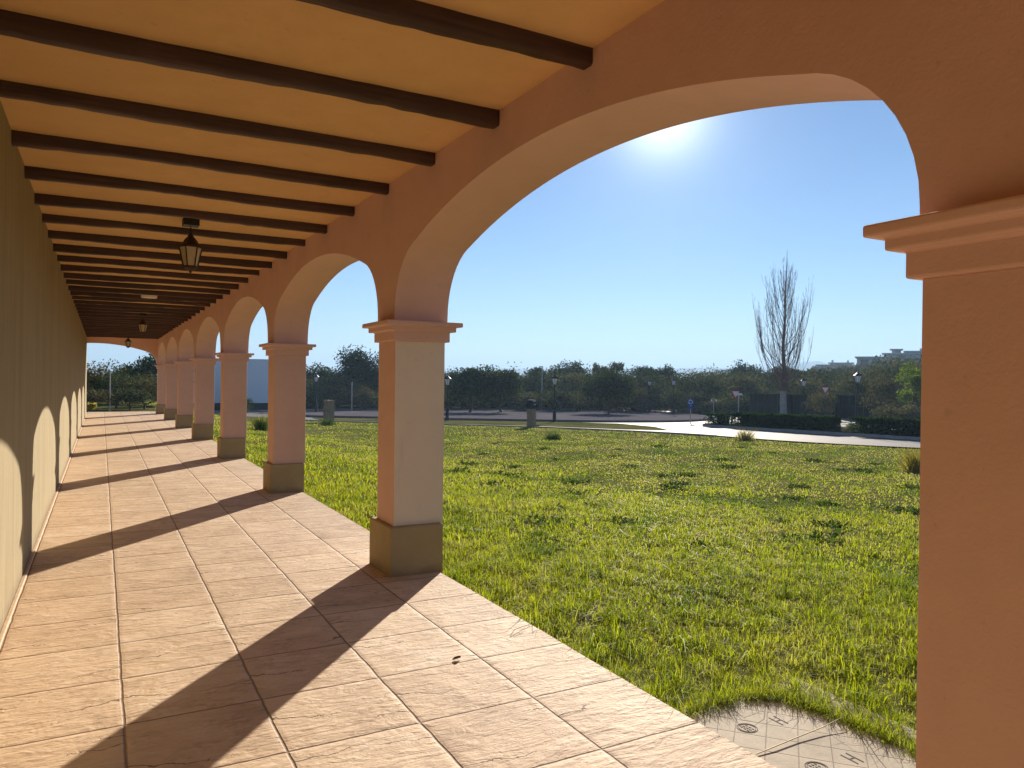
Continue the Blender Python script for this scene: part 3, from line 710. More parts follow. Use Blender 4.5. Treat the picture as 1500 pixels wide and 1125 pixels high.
# bare poplar on the median
def poplar():
    rr = np.random.default_rng(5); x, y = 49.42, 43.74; t = empty('poplar_tree', (x, y, float(terr(x, y))), 'tall leafless poplar with a whitewashed trunk and upright bare twigs behind the hedge', 'tree')
    H = 14.0; mb = MB(); mb.tube([(0,0,-.3),(0,0,.1),(.02,0,.8),(0,.02,2.3)], [.40,.34,.27,.24], 10); mb.build('trunk', M['bark_pale'], t, smooth=60)
    cr = MB(); lead = [(0,.02,2.25),(.05,0,4),(-.05,.05,6),(.08,0,8.2),(.12,.05,10.5),(.2,0,12.4),(.26,.03,H)]
    cr.tube(lead, [.235,.17,.12,.085,.055,.03,.010], 7)
    def shoot(p, az, t0, t1, L, r, depth):
        n = 8; pts = [Vector(p)]; q = Vector(p)
        for i in range(n):
            tl = t0 + (t1-t0)*min(1, i/(n-3))**.9 + rr.normal(0, .04); az += rr.normal(0, .08)
            q = q + Vector((math.sin(tl)*math.cos(az), math.sin(tl)*math.sin(az), math.cos(tl)))*L/n; pts.append(q.copy())
        cr.tube(pts, [max(r*(1-.85*i/n), .0055) for i in range(n+1)], 5 if depth == 0 else 4)
        if depth < 2:
            m = int(rr.integers(6, 10)) if depth == 0 else int(rr.integers(1, 4))
            for _ in range(m):
                k = int(rr.integers(2, n)); f = 1 - k/n
                shoot(pts[k], az + rr.choice([-1, 1])*rr.uniform(.5, 1.7), t1 + rr.uniform(.22, .5), t1*.6 + rr.uniform(0, .14), L*(.16 + .40*f)*rr.uniform(.6, 1.15), r*(.24 + .18*f), depth+1)
    L3 = [Vector(p) for p in lead]
    for i in range(52):
        z = 2.3 + (i/52)**1.1*8.9; k = min(max(j for j in range(len(L3)) if L3[j].z <= z + 1e-6), len(L3)-2)
        f = (z - L3[k].z)/(L3[k+1].z - L3[k].z); p = L3[k].lerp(L3[k+1], max(f, 0))
        low = i < 24; L = min((H - z)*rr.uniform(.45, .80), 6.8)
        shoot(p, i*2.4 + rr.uniform(-.4, .4), rr.uniform(.45, 1.0) if low else rr.uniform(.25, .6), rr.uniform(.02, .16), L, .040*(L/7)**.8, 0)
    for i in range(18):      # low limbs that flare out before turning upright
        shoot((0, .02, 1.9 + i*.09), i*2.4 + rr.uniform(-.3, .3), rr.uniform(.55, .95), rr.uniform(.0, .12), rr.uniform(4.0, 6.8), .034, 0)
    for i in range(20):
        a = rr.uniform(0, 6.3); shoot((0, .02, rr.uniform(1.9, 2.9)), a, rr.uniform(.6, .9), rr.uniform(.2, .5), rr.uniform(.8, 2.6), .015, 1)
    cr.build('crown', M['twig'], t); return t
poplar()

# ------------------------------------------------------------------ hedges on the median
def hedge(label, line, h, wd, seed, dens=1150, name='hedge', cat='hedge', mat='hedge'):
    rr = np.random.default_rng(seed); L = densify(line, .25, False); x0, y0 = L[0].x, L[0].y
    o = empty(name, (x0, y0, float(terr(x0, y0)) + .15), label, cat); n = int(dens*len(L)*.25*2.6)
    k = rr.integers(0, len(L)-1, n); P = np.zeros((n, 3))
    side = rr.uniform(0, 1, n); s_ = rr.uniform(-.5, .5, n)*wd; zz = rr.uniform(.03, 1, n)*h
    top = side < .40; zz = np.where(top, h*(1 - rr.exponential(.035, n)), zz); front = (side >= .40) & (side < .80)
    s_ = np.where(front, -wd*.5 + rr.exponential(.05, n), s_)
    for i in range(n):
        a, b = L[k[i]], L[k[i]+1]; t = (b-a).normalized(); nr = Vector((-t.y, t.x)); q = a.lerp(b, rr.random())
        ww = .04*math.sin(q.x*3+q.y*2.3) + .03*math.sin(q.y*7.1)
        px_, py_ = q.x - nr.x*(s_[i]+ww+wd*.5), q.y - nr.y*(s_[i]+ww+wd*.5)
        P[i] = (px_ - x0, py_ - y0, zz[i] + .025*math.sin(q.y*5.3+1)*zz[i]/h + float(terr(px_, py_) - terr(x0, y0)))
    V, F = leaf_quads(P, .085, rr); np_mesh('foliage', V, F, M[mat], np.repeat(np.clip(rr.normal(.42, .24, n), 0, 1), 4), o)
    return o
# line runs away from the camera's right: first point far, so that the body lies on the far side
hedge('long clipped dark green hedge on the median, left of the pale flowering shrub', [(31.35,30.6),(31.0,27.8),(30.95,23.9)], .70, 1.1, 1)
hedge('clipped dark green hedge on the median, running behind the right hand pier', [(31.0,22.9),(31.4,20.5),(31.9,17.5),(32.3,14.5)], .70, 1.1, 2)
hedge('short clump of dark hedge at the rounded nose of the median', [(31.25,32.4),(31.3,31.5)], .62, 1.2, 3, name='hedge_bush', cat='bush')
T('flowering_shrub', 'small shrub with pale leaves filling the gap between the two hedges', 53.2, 38.9, 1.0, .62, 'pale_leaf', 41, n=900, leaf=.06, clear=.02, cat='shrub', clumps=14) if 'pale_leaf' in M else None

# ------------------------------------------------------------------ street furniture
def ground_at(x, y, dz=0): return (x, y, float(terr(x, y)) + dz)
def street_lamp(x, y, h, label, dz=.15, head=1.0):
    t = empty('street_lamp', ground_at(x, y, dz), label, 'street lamp', 'street lamps around the roundabout')
    mb = MB().lathe([(.15,-.1),(.15,.05),(.11,.10),(.10,.62),(.075,.70),(.06,.78),(.045,.82),(.037,h*.6),(.03,h-.62),(.05,h-.60),(.06,h-.56),(.02,h-.54)], 10)
    mb.build('pole', M['iron'], t, smooth=40)
    s = head; z = h-.54
    MB().lathe([(.10*s,z),(.19*s,z+.36*s),(.17*s,z+.37*s)], 6).build('lamp_glass', M['lamp_white'], t)
    MB().lathe([(.22*s,z+.36*s),(.24*s,z+.39*s),(.10*s,z+.50*s),(.04*s,z+.54*s),(.03*s,z+.6*s),(.003,z+.63*s)], 6).build('lamp_cap', M['iron'], t)
    fr = MB()
    for i in range(6):
        a = 2*math.pi*i/6; fr.tube([(.105*s*math.cos(a), .105*s*math.sin(a), z), (.195*s*math.cos(a), .195*s*math.sin(a), z+.37*s)], .012, 4)
    fr.build('lamp_frame', M['iron'], t); return t
street_lamp(18.92, 43.02, 2.75, 'black street lamp right beside the right edge of the second column', .05)
street_lamp(24.62, 39.57, 2.85, 'black street lamp at the near kerb, right of the square post with the dark box', .05)
street_lamp(46.26, 57.12, 3.0, 'black street lamp beyond the gravel island, left one of a pair')
street_lamp(45.0, 52.2, 3.1, 'black street lamp on the gravel island edge, right one of a pair')
street_lamp(47.4, 40.0, 3.25, 'black street lamp standing just right of the bare poplar', .05)
street_lamp(47.4, 35.3, 3.5, 'tall black street lamp with a large square lantern head behind the hedge gap', .05, 1.25)
street_lamp(15.66, 62.57, 3.05, 'black street lamp seen between the second and third columns')

def thin_pole(x, y, h, label, r=.045, top=None, dz=0.05):
    t = empty('metal_pole', ground_at(x, y, dz), label, 'pole')
    MB().lathe([(r*1.6,-.1),(r*1.6,.03),(r,.04),(r*.8,h)], 10).build('shaft', M['galv'], t, smooth=40)
    if top: MB().box(-.32, .12, -.07, .07, h-.02, h+.08).build('lamp_head', M['galv'], t, bevel=.02)
    else: MB().lathe([(r*.95,h-.03),(r*.95,h+.02),(r*.4,h+.05)], 10).build('cap', M['galv'], t, smooth=40)
    return t
thin_pole(37.14, 62.0, 4.1, 'thin tall grey lamp pole at the back of the gravel island', .06, True, .15)
thin_pole(19.38, 64.9, 2.5, 'thin grey pole in front of the tall pine between the columns', .06)
thin_pole(.35, 39.3, 1.82, 'thin pale post seen through the end arch of the portico', .03)

def stone_post(x, y, w_, h, label, box=False):
    t = empty('stone_post', ground_at(x, y), label, 'post'); a = w_/2
    rr = random.Random(int(x*10)); mb = MB(); nz = 7
    mb.rects([(-a+rr.uniform(-.01,.01), a+rr.uniform(-.01,.01), -a, a, -.2 + (h+.2)*i/nz) for i in range(nz+1)]); t.rotation_euler.z = .35
    mb.build('pillar', M['stone'], t, bevel=.02)
    if box:
        b = MB().box(-a*1.05, a*1.05, -a*1.05, a*1.05, h+.002, h+.46).build('meter_box', M['cloth_dark'], t, bevel=.01)
        MB().box(-.13, .13, -a*1.05-.004, -a*1.05+.002, h+.39, h+.43).build('pale_mark', M['white_paint'], b); MB().box(.0, .07, -a*1.05-.004, -a*1.05+.002, h+.2, h+.26).build('pale_mark', M['white_paint'], b)
    else: MB().box(-a*1.06, a*1.06, -a*1.06, a*1.06, h+.002, h+.05).build('cap', M['stone'], t, bevel=.01)
stone_post(11.6, 43.4, .46, 1.22, 'square sandstone post on the lawn edge between the second and third columns')
stone_post(19.75, 34.0, .36, .95, 'square stone post on the lawn edge carrying a dark box', True)

def sign_post(name, x, y, h, label, kind, face, dz=.05, s=1.0):
    t = empty(name, ground_at(x, y, dz), label, 'road sign'); t.rotation_euler.z = face   # plate faces -Y when face = 0
    MB().lathe([(.03,-.1),(.03,h)], 8).build('pole', M['galv'] if kind != 'yield' else M['pole_green'], t, smooth=40)
    if kind == 'yield':
        def tri(r, y0, y1, zc): return [[(r*math.sin(a), yy, zc + r*math.cos(a)) for a in (math.pi, math.pi/3, -math.pi/3)] for yy in (y0, y1)]
        p = MB().rings(tri(.46*s, -.055, -.035, h-.30*s)).build('plate', M['red_paint'], t, bevel=.01)
        MB().rings(tri(.30*s, -.062, -.05, h-.30*s)).build('plate_centre', M['white_paint'], p)
    elif kind == 'round':
        disc = lambda r, y0, y1: [[(r*math.cos(a), yy, h-.2+r*math.sin(a)) for a in np.linspace(0, 2*math.pi, 25)[:-1]] for yy in (y0, y1)]
        p = MB().rings(disc(.2*s, -.055, -.035)).build('plate', M['blue_paint'], t)
        a = MB()     # circling white arrows
        for k in range(3):
            q = [(.115*s*math.cos(b), -.06, h-.2+.115*s*math.sin(b)) for b in np.linspace(k*2.094+.3, k*2.094+1.75, 8)]; a.tube(q, .014*s, 5)
            e = q[-1]; b = k*2.094+1.75; dx, dz_ = -math.sin(b), math.cos(b); nx, nz = math.cos(b), math.sin(b)
            a.add([(e[0]+.05*s*nx, -.066, e[2]+.05*s*nz), (e[0]-.05*s*nx, -.066, e[2]-.05*s*nz), (e[0]+.07*s*dx, -.066, e[2]+.07*s*dz_)], [(0,1,2)])
        a.build('arrow_mark', M['white_paint'], p)
        MB().box(-.13, .13, -.05, -.035, h-.64, h-.46).build('lower_plate', M['blue_paint'], t)
    elif kind == 'edge':
        MB().box(-.19, .19, -.05, -.03, h-.10, h+.02).build('plate', M['white_paint'], t)
    return t
M['pole_green'] = simple('green_pole', (.05,.09,.07), .5, 0, .1)
F0 = -.75
sign_post('yield_sign', 32.4, 32.2, 2.05, 'red bordered give way triangle partly behind a white post', 'yield', -.35, .15, .82)
sign_post('yield_sign', 49.6, 39.8, 2.75, 'red bordered give way triangle sign to the right of the bare poplar', 'yield', F0, .05, .92)
sign_post('roundabout_sign', 32.7, 36.3, 1.55, 'small round blue sign on a thin post at the road crossing', 'round', F0)
sign_post('street_sign', 31.15, 30.7, 1.78, 'white post carrying a small white street plate at the nose of the median', 'edge', -.55, .15)
t = empty('marker_post', ground_at(33.6, 35.2, .05), 'thin grey post with two small pale lamps left of the hedge', 'post')
MB().lathe([(.02,-.1),(.02,1.42)], 8).build('pole', M['galv'], t, smooth=40)
for dx in (-.1, .12): MB().lathe([(.01,1.40),(.05,1.42),(.05,1.50),(.01,1.53)], 8, (dx, -dx*.8)).build('lamp', M['lamp_white'], t, smooth=40)
MB().tube([(-.1,.08,1.41),(.12,-.096,1.41)], .012, 5).build('crossbar', M['galv'], t)
t = empty('bollard', ground_at(30.7, 30.75, .15), 'short white bollard in the gap at the nose of the hedge', 'bollard')
MB().lathe([(.07,-.1),(.07,.05),(.055,.06),(.055,.50)], 10).build('post', M['white_paint'], t, smooth=40)
MB().lathe([(.075,.50),(.085,.54),(.085,.64),(.05,.69),(.003,.70)], 10).build('cap', M['white_paint'], t, smooth=40)

# screened fence beyond the road
def fence():
    pts = [Vector(at(a, 69.0)) for a in (46.2, 48.1, 50.05)] ; pts2 = [Vector(at(a, 69.0)) for a in (51.9, 53.2, 54.6)]
    for P_, lb in ((pts, 'wire fence with dark green netting behind the bare poplar'), (pts2, 'wire fence with dark green netting behind the square headed street lamp')):
        b = P_[0]; z0 = float(terr(b.x, b.y)); t = empty('mesh_fence', (b.x, b.y, z0), lb, 'fence')
        for p in P_: MB().lathe([(.028,-.1),(.028,2.15)], 8, (p.x-b.x, p.y-b.y)).build('post', M['pole_green'], t, smooth=40)
        for a, c in zip(P_, P_[1:]):
            mb = MB(); n = 24; d_ = (c-a).normalized(); nr = Vector((-d_.y, d_.x)); ring = []
            for i in range(n+1):
                q = a.lerp(c, i/n) - b; s_ = .03*math.sin(i*1.9) + .02*math.sin(i*4.1)
                ring.append([(q.x+nr.x*s_, q.y+nr.y*s_, .08), (q.x+nr.x*s_, q.y+nr.y*s_, 2.05 - .05*math.sin(math.pi*i/n)), (q.x+nr.x*(s_+.01), q.y+nr.y*(s_+.01), 2.05 - .05*math.sin(math.pi*i/n)), (q.x+nr.x*(s_+.01), q.y+nr.y*(s_+.01), .08)])
            mb.rings(ring).build('netting', M['dark_net'], t)
        w_ = MB()
        for z in (2.1, 1.1, .2): w_.tube([((p-b).x, (p-b).y, z) for p in P_], .010, 4)
        w_.build('wire', M['pole_green'], t)
fence()

# ------------------------------------------------------------------ buildings
def white_building():
    x, y = 10.4, 67.9; t = empty('white_building', (x, y, float(terr(x, y))), 'plain white box shaped building on a dark base, seen between the left columns', 'building'); t.rotation_euler.z = -.15
    MB().box(-4.2, 2.6, 0, 6, .72, 4.45).build('wall', M['white_wall'], t, bevel=.01)
    MB().box(-4.1, 2.5, .08, 5.9, -.3, .718).build('base', M['cloth_dark'], t)
    MB().box(-4.25, 2.65, -.05, 6.05, 4.452, 4.52).build('roof_edge', M['white_wall'], t, bevel=.01)
    v = MB()
    for q in range(6): v.box(-4.2+q*1.13+.5, -4.2+q*1.13+.515, -.004, .01, .75, 4.43)
    v.build('panel_joint', M['white_wall'], t)
white_building()
M['far_wall'] = plaster('pale_far_render', (.50,.48,.45), (.60,.58,.54), bump=.05)
M['far_glass'] = simple('dark_window', (.03,.035,.045), .1, 0, .2, 2, 0, .5)
def far_building(name, label, x, y, z, rz, blocks, wins, chim=()):
    t = empty(name, (x, y, z), label, 'building', rz=rz)
    for a in blocks:
        wl = MB().box(*a).build('wall', M['far_wall'], t)
        MB().box(a[0]-.5, a[1]+.5, a[2]-1.1, a[3]+.3, a[5]+.003, a[5]+.35).build('roof', M['far_wall'], t)
    for x0, x1, z0, z1, yy in wins:
        wf = MB().box(x0-.08, x1+.08, yy-.06, yy+.02, z0-.08, z1+.08).build('window', M['far_wall'], t)
        MB().box(x0, x1, yy-.075, yy-.04, z0, z1).build('pane', M['far_glass'], wf)
    for c in chim: MB().box(*c).build('chimney', M['far_wall'], t)
    return t
bx, by = at(55.6, 232)
far_building('apartment_building', 'long pale flat roofed apartment block on the wooded rise by the right hand pier', bx, by, 4.2, -R(55.6),
    [(-9.5,14,0,9,0,4.75),(-2.8,14,1.5,9,5.1,5.75),(-.8,1.5,2,5,6.1,6.9),(2.6,8.0,2.2,8,6.1,6.35)],
    [(-8.6,-6.6,2.5,4.3,0),(-5.6,-3.4,2.5,4.3,0),(-1.6,1.0,2.5,4.3,0),(2.2,4.8,2.5,4.3,0),(6.0,8.6,2.5,4.3,0),(9.8,12.6,2.5,4.3,0)], [(6.1,6.7,5,6,6.71,7.5),(7.3,7.7,5,6,6.71,7.8),(8.6,9.3,5,6,6.1,7.5)])
bx, by = at(51.85, 262)
far_building('villa', 'small pale flat roofed villa on the skyline right of the bare poplar', bx, by, 2.4, -R(51.85), [(-5.2,5.2,0,8,0,5.0),(-1.5,5.2,1,7,5.0,5.7)],
    [(-4.4,-2.6,2.3,4.2,0),(-1.2,.8,2.3,4.2,0),(2.2,4.2,2.3,4.2,0)], [(-1.0,-.4,3,3.6,5.9,6.9),(3.6,4.2,3,3.6,5.9,6.8)])

# ------------------------------------------------------------------ the lawn: grass blades, weeds, the paved pad, small litter
PAD = [(2.416,1.15),(2.416,2.76),(2.88,2.78),(3.04,2.69),(3.10,2.45),(3.13,2.1),(3.10,1.8),(3.15,1.15)]
FP = [(p.x, p.y) for p in FIELD]; GP = [(p.x, p.y) for p in GREEN]
def grass():
    rr = np.random.default_rng(21); out_V = []; out_F = []; out_T3 = []; out_T = []; off = 0
    # (r0, r1, blades per m2, width, height)
    for r0, r1, dens, bw, bh in ((1.5,4.5,9500,.0040,.055),(4.5,7.5,5200,.0056,.055),(7.5,12,2300,.0085,.052),(12,19,760,.014,.05),(19,30,330,.018,.045),(30,60,120,.030,.045)):
        a0, a1 = (R(2), R(66)) if r0 < 12 else (R(2), R(62))
        n = int(dens*(r1*r1-r0*r0)*(a1-a0)/2); r = np.sqrt(rr.uniform(r0*r0, r1*r1, n)); a = rr.uniform(a0, a1, n)
        x = r*np.sin(a); y = r*np.cos(a)
        k = (inside(x, y, FP) | inside(x, y, GP)) & ~inside(x, y, PAD) & (x > 2.43); x = x[k]; y = y[k]; r = r[k]
        # patchiness
        p1 = fnoise(x, y, 2.6, 0); p2 = fnoise(x, y, .55, 8); p3 = fnoise(x, y, .19, 16); p4 = fnoise(x, y, 5.5, 24)
        lush = np.clip(1.25 - (x-2.4 + .25*(y-4))/7.5 + .22*p1, 0, 1)         # thick near the slab, thin and dry further out
        keep = rr.random(len(x)) < np.clip(.55 + .45*lush + .16*p2 + .14*p3, .12, 1); x, y, r, p1, p2, p3, p4, lush = [q[keep] for q in (x, y, r, p1, p2, p3, p4, lush)]
        n = len(x); z = terr(x, y) - .015
        h = bh*rr.lognormal(0, .32, n)*(.50 + .55*lush)*np.clip(1 + .38*p2 + .28*p3, .3, 2.2); wd = bw*rr.uniform(.6, 1.4, n)
        # longer, uncut grass round the paved slab and along the terrace edge
        dpad = np.hypot(np.clip(x - 3.08, 0, 9) + np.clip(2.42 - x, 0, 9), np.clip(y - 2.68, 0, 9))
        h *= 1 + .35*np.exp(-(dpad/.22)**2) + .25*np.exp(-((x-2.42)/.10)**2)
        az = rr.uniform(0, 2*math.pi, n) + .5*p2; lean = np.abs(rr.normal(.85, .5, n)); face = az + math.pi/2 + rr.normal(0, .5, n)
        dx = np.cos(az)*lean*h; dy = np.sin(az)*lean*h; wx = np.cos(face)*wd/2; wy = np.sin(face)*wd/2
        tint = .46 - .17*(1-lush) + (.09 + .12*(1-lush))*p1 - .13*p2 - .07*p3 + rr.normal(0, .17, n) + (1-lush)*(.04 + .13*p4)
        straw = rr.random(n) < (.02 + .50*(1-lush)*np.clip(.5+.5*p4, 0, 1)); tint = np.where(straw, rr.uniform(.8, 1, n), tint); tint = np.clip(tint, 0, 1)
        b = np.stack([x, y, z], 1); W = np.stack([wx, wy, np.zeros(n)], 1)
        m = b + np.stack([dx*.38, dy*.38, h*.58], 1); tp = b + np.stack([dx*1.15, dy*1.15, h*np.clip(1 - .25*lean**2, .35, 1)], 1)
        V = np.stack([b-W, b+W, m-W*.8, m+W*.8, tp], 1).reshape(-1, 3); i = np.arange(n)*5 + off
        out_V.append(V); out_F.append(np.stack([i, i+1, i+3, i+2], 1)); out_T3.append(np.stack([i+2, i+3, i+4], 1)); out_T.append(np.repeat(tint, 5)); off += 5*n
    n = 5200; k = rr.integers(0, 6, n); pe = np.array(PAD[1:8]); f = rr.random(n)[:, None]; q = pe[k]*(1-f) + pe[k+1]*f + rr.normal(.03, .03, (n, 2)); q = q[~inside(q[:, 0], q[:, 1], [(2.41,1.1),(2.41,2.73),(2.87,2.75),(3.02,2.67),(3.08,2.44),(3.11,2.1),(3.08,1.8),(3.13,1.1)]) & (q[:, 0] > 2.43)]
    x, y = q.T; n = len(x); h = rr.uniform(.035, .095, n); az = rr.uniform(0, 6.283, n); lean = np.abs(rr.normal(.6, .4, n)); dx, dy = np.cos(az)*lean*h, np.sin(az)*lean*h; fa = az + 1.57; W = np.stack([np.cos(fa), np.sin(fa), fa*0], 1)*.0022
    b = np.stack([x, y, terr(x, y) - .015], 1); m = b + np.stack([dx*.38, dy*.38, h*.58], 1); tp = b + np.stack([dx*1.15, dy*1.15, h*np.clip(1-.25*lean**2, .35, 1)], 1)
    i = np.arange(n)*5 + off; out_V.append(np.stack([b-W, b+W, m-W*.8, m+W*.8, tp], 1).reshape(-1, 3)); out_F.append(np.stack([i, i+1, i+3, i+2], 1)); out_T3.append(np.stack([i+2, i+3, i+4], 1)); out_T.append(np.repeat(np.clip(rr.normal(.42, .2, n), 0, 1), 5))
    return np_mesh('grass', np.concatenate(out_V), np.concatenate(out_F), M['grass'], np.concatenate(out_T), tris=np.concatenate(out_T3))
tag(grass(), kind='stuff')

def weed_meshes(seed, n, L, mat, up=.5):
    rr = np.random.default_rng(seed); mb = []; Vs = []; Fs = []; ts = []
    for i in range(n):
        a = rr.uniform(0, 6.283); el = np.clip(rr.normal(up, .3), .05, 1.4); l = L*rr.uniform(.45, 1.1); wd = l*rr.uniform(.10, .19)
        st = np.array([rr.normal(0, L*.85), rr.normal(0, L*.85), 0]); d = np.array([math.cos(a)*math.cos(el), math.sin(a)*math.cos(el), math.sin(el)]); s = np.array([-math.sin(a), math.cos(a), 0])
        m = st + d*l*.55; e = st + d*l + np.array([0, 0, -.25*l*math.cos(el)])
        b = 4*len(Vs); Vs.append([st, m + s*wd, e, m - s*wd]); Fs.append([b, b+1, b+2, b+3]); ts += [float(np.clip(rr.normal(.45, .25), 0, 1))]*4
    o = np_mesh('weed_clump', np.array(Vs).reshape(-1, 3), np.array(Fs), mat, ts); return o
TUFTS = [(10.05,11.93),(7.62,11.51),(14.78,24.08),(9.1,18.32),(7.32,15.4),(8.06,14.68),(10.69,13.92),(4.55,7.48),(5.56,7.27),(5.31,8.41),(5.98,8.75),(10.63,11.89),(11.26,9.53),(15.0,11.66),(15.3,11.2),(9.82,8.45),(9.82,7.81),(10.35,6.73),(8.08,6.38),(7.77,6.91),(5.5,5.95),(7.04,5.77),(13.28,8.74),(17.82,16.15),(16.53,13.59),(6.18,13.61),(12.2,16.4),(6.6,9.9),(8.8,10.2),(11.8,19.5),(13.9,18.6),(16.2,19.4),(18.6,18.2),(10.1,16.0),(12.9,12.9),(14.3,14.6),(17.4,12.4),(7.0,12.9),(9.3,10.6),(5.9,11.4),(11.5,22.3)]
protos = [weed_meshes(50+i, 90, .10, M['weed'], .6) for i in range(4)]
for i, (x, y) in enumerate(TUFTS):
    o = protos[i] if i < 4 else protos[i % 4].copy()
    if i >= 4: LINK(o)
    s = .8 + .7*((i*37) % 10)/10; o.scale = (s*1.3, s*1.3, s*.85); o.location = ground_at(x, y, -.01); o.rotation_euler.z = i*1.7
    tag(o, 'low dark green leafy weed clump growing out of the lawn', 'weed', 'dark weed clumps scattered over the lawn')
def big_tuft(name, x, y, w_, h, label, seed, mat='drygrass', n=420):
    rr = np.random.default_rng(seed); a = rr.uniform(0, 6.283, n); rad = np.abs(rr.normal(0, w_*.24, n))*(1+.4*np.sin(a*2+seed)); b = np.stack([rad*np.cos(a), rad*np.sin(a), np.zeros(n)], 1)
    l = h*rr.uniform(.25, 1.1, n)*np.exp(-.5*(rad/(w_*.38))**2); ln = rr.uniform(.1, .9, n); tp = b + np.stack([np.cos(a)*ln*l, np.sin(a)*ln*l, l], 1); m = b*.55 + tp*.45 + np.array([0, 0, 1])*(l*.12)[:, None]
    f = rr.uniform(0, 6.283, n); W = np.stack([np.cos(f), np.sin(f), f*0], 1)*.008
    V = np.stack([b-W, b+W, m-W*.8, m+W*.8, tp], 1).reshape(-1, 3); i = np.arange(n)*5
    o = np_mesh(name, V, np.stack([i, i+1, i+3, i+2], 1), M[mat], np.repeat(np.clip(rr.normal(.4, .3, n), 0, 1), 5), tris=np.stack([i+2, i+3, i+4], 1))
    o.location = ground_at(x, y, -.02); return tag(o, label, 'grass tuft')
big_tuft('grass_tuft', 16.77, 10.8, .95, .62, 'tall yellow dry grass tuft on the lawn against the right hand pier', 1, n=700)
big_tuft('grass_tuft', 22.3, 21.6, .9, .5, 'small round grey tuft at the road edge below the hedge nose', 2, 'drygrass')
big_tuft('grass_tuft', 4.9, 27.1, .7, .55, 'dark green grass tuft nearest the column plinth, between the third and fourth columns', 3, 'weed')
big_tuft('grass_tuft', 5.9, 33.0, 1.0, .5, 'yellow grass tuft further back between the third and fourth columns', 4)
big_tuft('grass_tuft', 10.4, 39.2, 1.1, .45, 'dark tuft on the lawn at the foot of the sandstone post', 5, 'weed')
big_tuft('grass_tuft', 14.9, 24.0, .9, .32, 'grey green tuft in the far lawn left of the street lamp with the stone post', 6, 'weed')

def m_pad():
    t = NT('stamped_paving'); p = t.coord(); mp = t.n('ShaderNodeMapping'); t.set(mp.inputs['Vector'], p)
    # squares of 137 mm laid at 49 degrees to the portico
    sx = t.n('ShaderNodeSeparateXYZ'); t.set(sx.inputs[0], p)
    dx = t.math('SUBTRACT', sx.outputs[0], 2.76); dy = t.math('SUBTRACT', sx.outputs[1], 2.331)
    u = t.math('DIVIDE', t.math('SUBTRACT', t.math('MULTIPLY', dx, .66), t.math('MULTIPLY', dy, .75)), .137)
    v = t.math('DIVIDE', t.math('ADD', t.math('MULTIPLY', dx, .75), t.math('MULTIPLY', dy, .66)), .137)
    def e(a):
        f = t.math('FRACT', a); return t.math('MULTIPLY', t.math('MINIMUM', f, t.math('SUBTRACT', 1.0, f)), .137)
    g = t.math('MAXIMUM', t.mapr(e(v), .0012, .0042, 1, 0, True), t.math('MULTIPLY', t.mapr(e(u), .001, .0036, 1, 0, True), .6))
    n1 = t.noise(p, 5, 5, .65); n2 = t.noise(p, 90, 3, .7); f = t.math('ADD', t.math('MULTIPLY', n1, .65), t.math('MULTIPLY', n2, .35))
    col = t.ramp(f, [(.33, (.30,.25,.18)), (.5, (.43,.365,.27)), (.68, (.54,.465,.355))]); col = t.mix(t.math('MULTIPLY', g, .8), col, (.07,.05,.04))
    h = t.math('SUBTRACT', t.math('MULTIPLY', n2, .3), g); return t.done(col, .8, t.bump(h, .6, .004))
ZP = -.062
padt = empty('paving_slab', (2.76, 1.95, ZP), 'grey stamped paving slab with diagonal squares half overgrown by grass beside the terrace', 'paving slab')
mb = MB(); pp = [(2.417,1.1),(3.35,1.1),(3.35,2.85),(2.417,2.85)]
mb.rings([[(x, y, ZP-.12) for x, y in pp], [(x, y, ZP) for x, y in pp]])
body = mb.build('slab', m_pad()); 
body.parent = padt; body.location = (-2.76, -1.95, -ZP)
M['mark'] = simple('dark_mark', (.06,.042,.034), .8, 0, .2, 20)
def mark_ring(cx, cy):
    m = MB()
    for r0, r1 in ((.048,.0445),(.0395,.0375)):
        k = 28; ring = lambda r, z: [(cx-2.76 + r*math.cos(2*math.pi*i/k), cy-1.95 + r*math.sin(2*math.pi*i/k), z) for i in range(k)]
        m.rings([ring(r0, -.002), ring(r0, .0015), ring(r1, .0015), ring(r1, -.002)], cap0=False, cap1=False)
    for i in range(-1, 2):
        for j in range(-1, 2):
            if abs(i)+abs(j) < 3: m.box(cx-2.76+i*.016-.003, cx-2.76+i*.016+.003, cy-1.95+j*.02-.006, cy-1.95+j*.02+.006, -.002, .0015)
    m.build('circle_mark', M['mark'], padt)
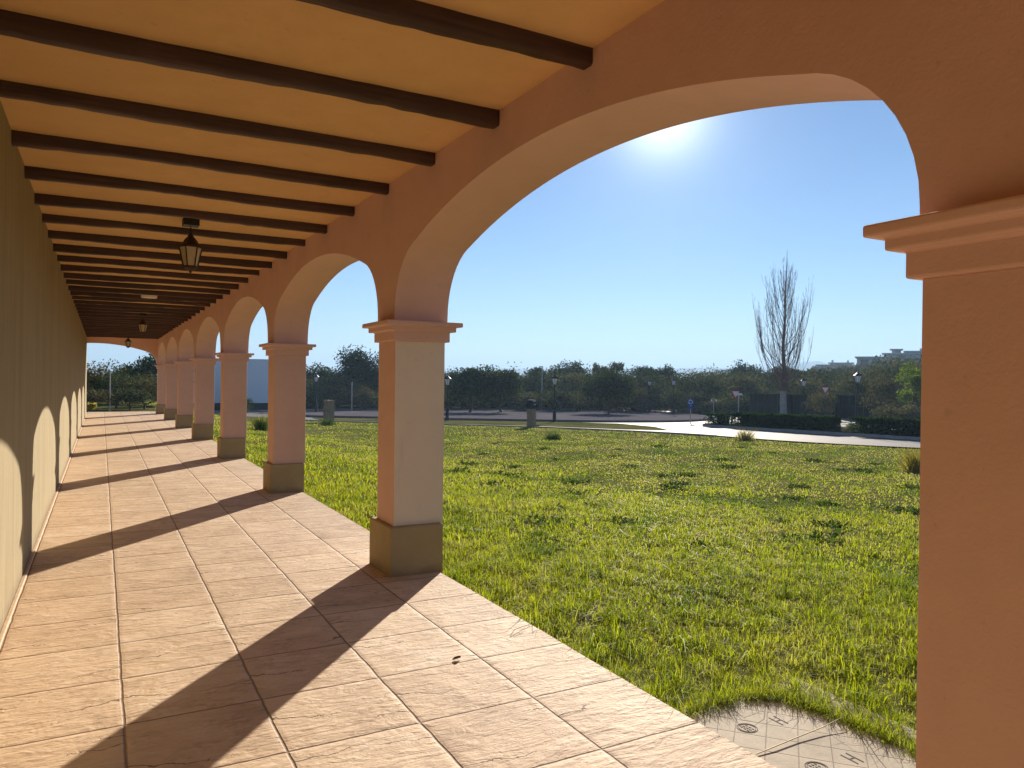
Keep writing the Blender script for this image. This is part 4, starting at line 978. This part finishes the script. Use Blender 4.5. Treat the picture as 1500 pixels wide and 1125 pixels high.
def mark_h(cx, cy):
    m = MB(); a, b = cx-2.76, cy-1.95
    for s in (-1, 1): m.box(a+s*.017-.003, a+s*.017+.003, b-.043, b+.043, -.002, .0015)
    m.box(a-.013, a+.013, b-.003, b+.003, -.002, .0014); m.build('letter_mark', M['mark'], padt)
for c in ((2.66,2.54),(2.651,2.144)): mark_ring(*c)
for c in ((2.852,2.528),(2.850,2.125)): mark_h(*c)

# small things lying on the terrace
leaf = MB(); vs = []
for i in range(7):
    t_ = i/6; wv = .016*math.sin(math.pi*t_)**.8; vs += [(.05*t_-.025, -wv, .006+.014*abs(math.sin(t_*3))), (.05*t_-.025, 0, .003+.004*t_), (.05*t_-.025, wv, .007+.012*t_)]
leaf.add(vs, [(i*3+a, i*3+a+1, i*3+a+4, i*3+a+3) for i in range(6) for a in (0, 1)])
o = leaf.build('fallen_leaf', M['deadleaf'], smooth=60); o.location = (1.735, 3.78, .001); tag(o, 'small curled brown dead leaf lying on a joint of the terrace floor', 'leaf')
o = MB().tube([(0,0,.004),(.06,.05,.02),(.15,.10,.012),(.24,.13,.004)], [.002,.0022,.002,.001], 5).build('grass_stalk', M['straw']); o.location = (2.18, 3.98, 0); tag(o, 'thin dry grass stalk lying on the terrace near the lawn edge', 'grass stalk')

o = MB().tube([(0,0,.003),(.12,.004,.008),(.28,.016,.010),(.45,.022,.016),(.60,.03,.03)], [.0026,.003,.0028,.0024,.0012], 5).build('grass_stalk', M['straw']); o.location = (2.50, 2.335, ZP+.002); tag(o, 'long pale dry stalk lying across the paving slab beside the terrace', 'grass stalk')

# ------------------------------------------------------------------ air
if HAZE > 0:
    mb = MB().box(-3000, 5200, -1500, 5400, -4.2, 130); hz = mb.build('haze', bpy.data.materials.new('air')); mt = hz.data.materials[0]; mt.use_nodes = True
    tr = mt.node_tree; tr.nodes.remove(tr.nodes['Principled BSDF']); pv = tr.nodes.new('ShaderNodeVolumePrincipled')
    pv.inputs['Color'].default_value = (*HAZE_COL, 1); pv.inputs['Density'].default_value = HAZE; pv.inputs['Anisotropy'].default_value = .2
    tr.links.new(pv.outputs[0], tr.nodes['Material Output'].inputs['Volume']); tag(hz, kind='stuff')
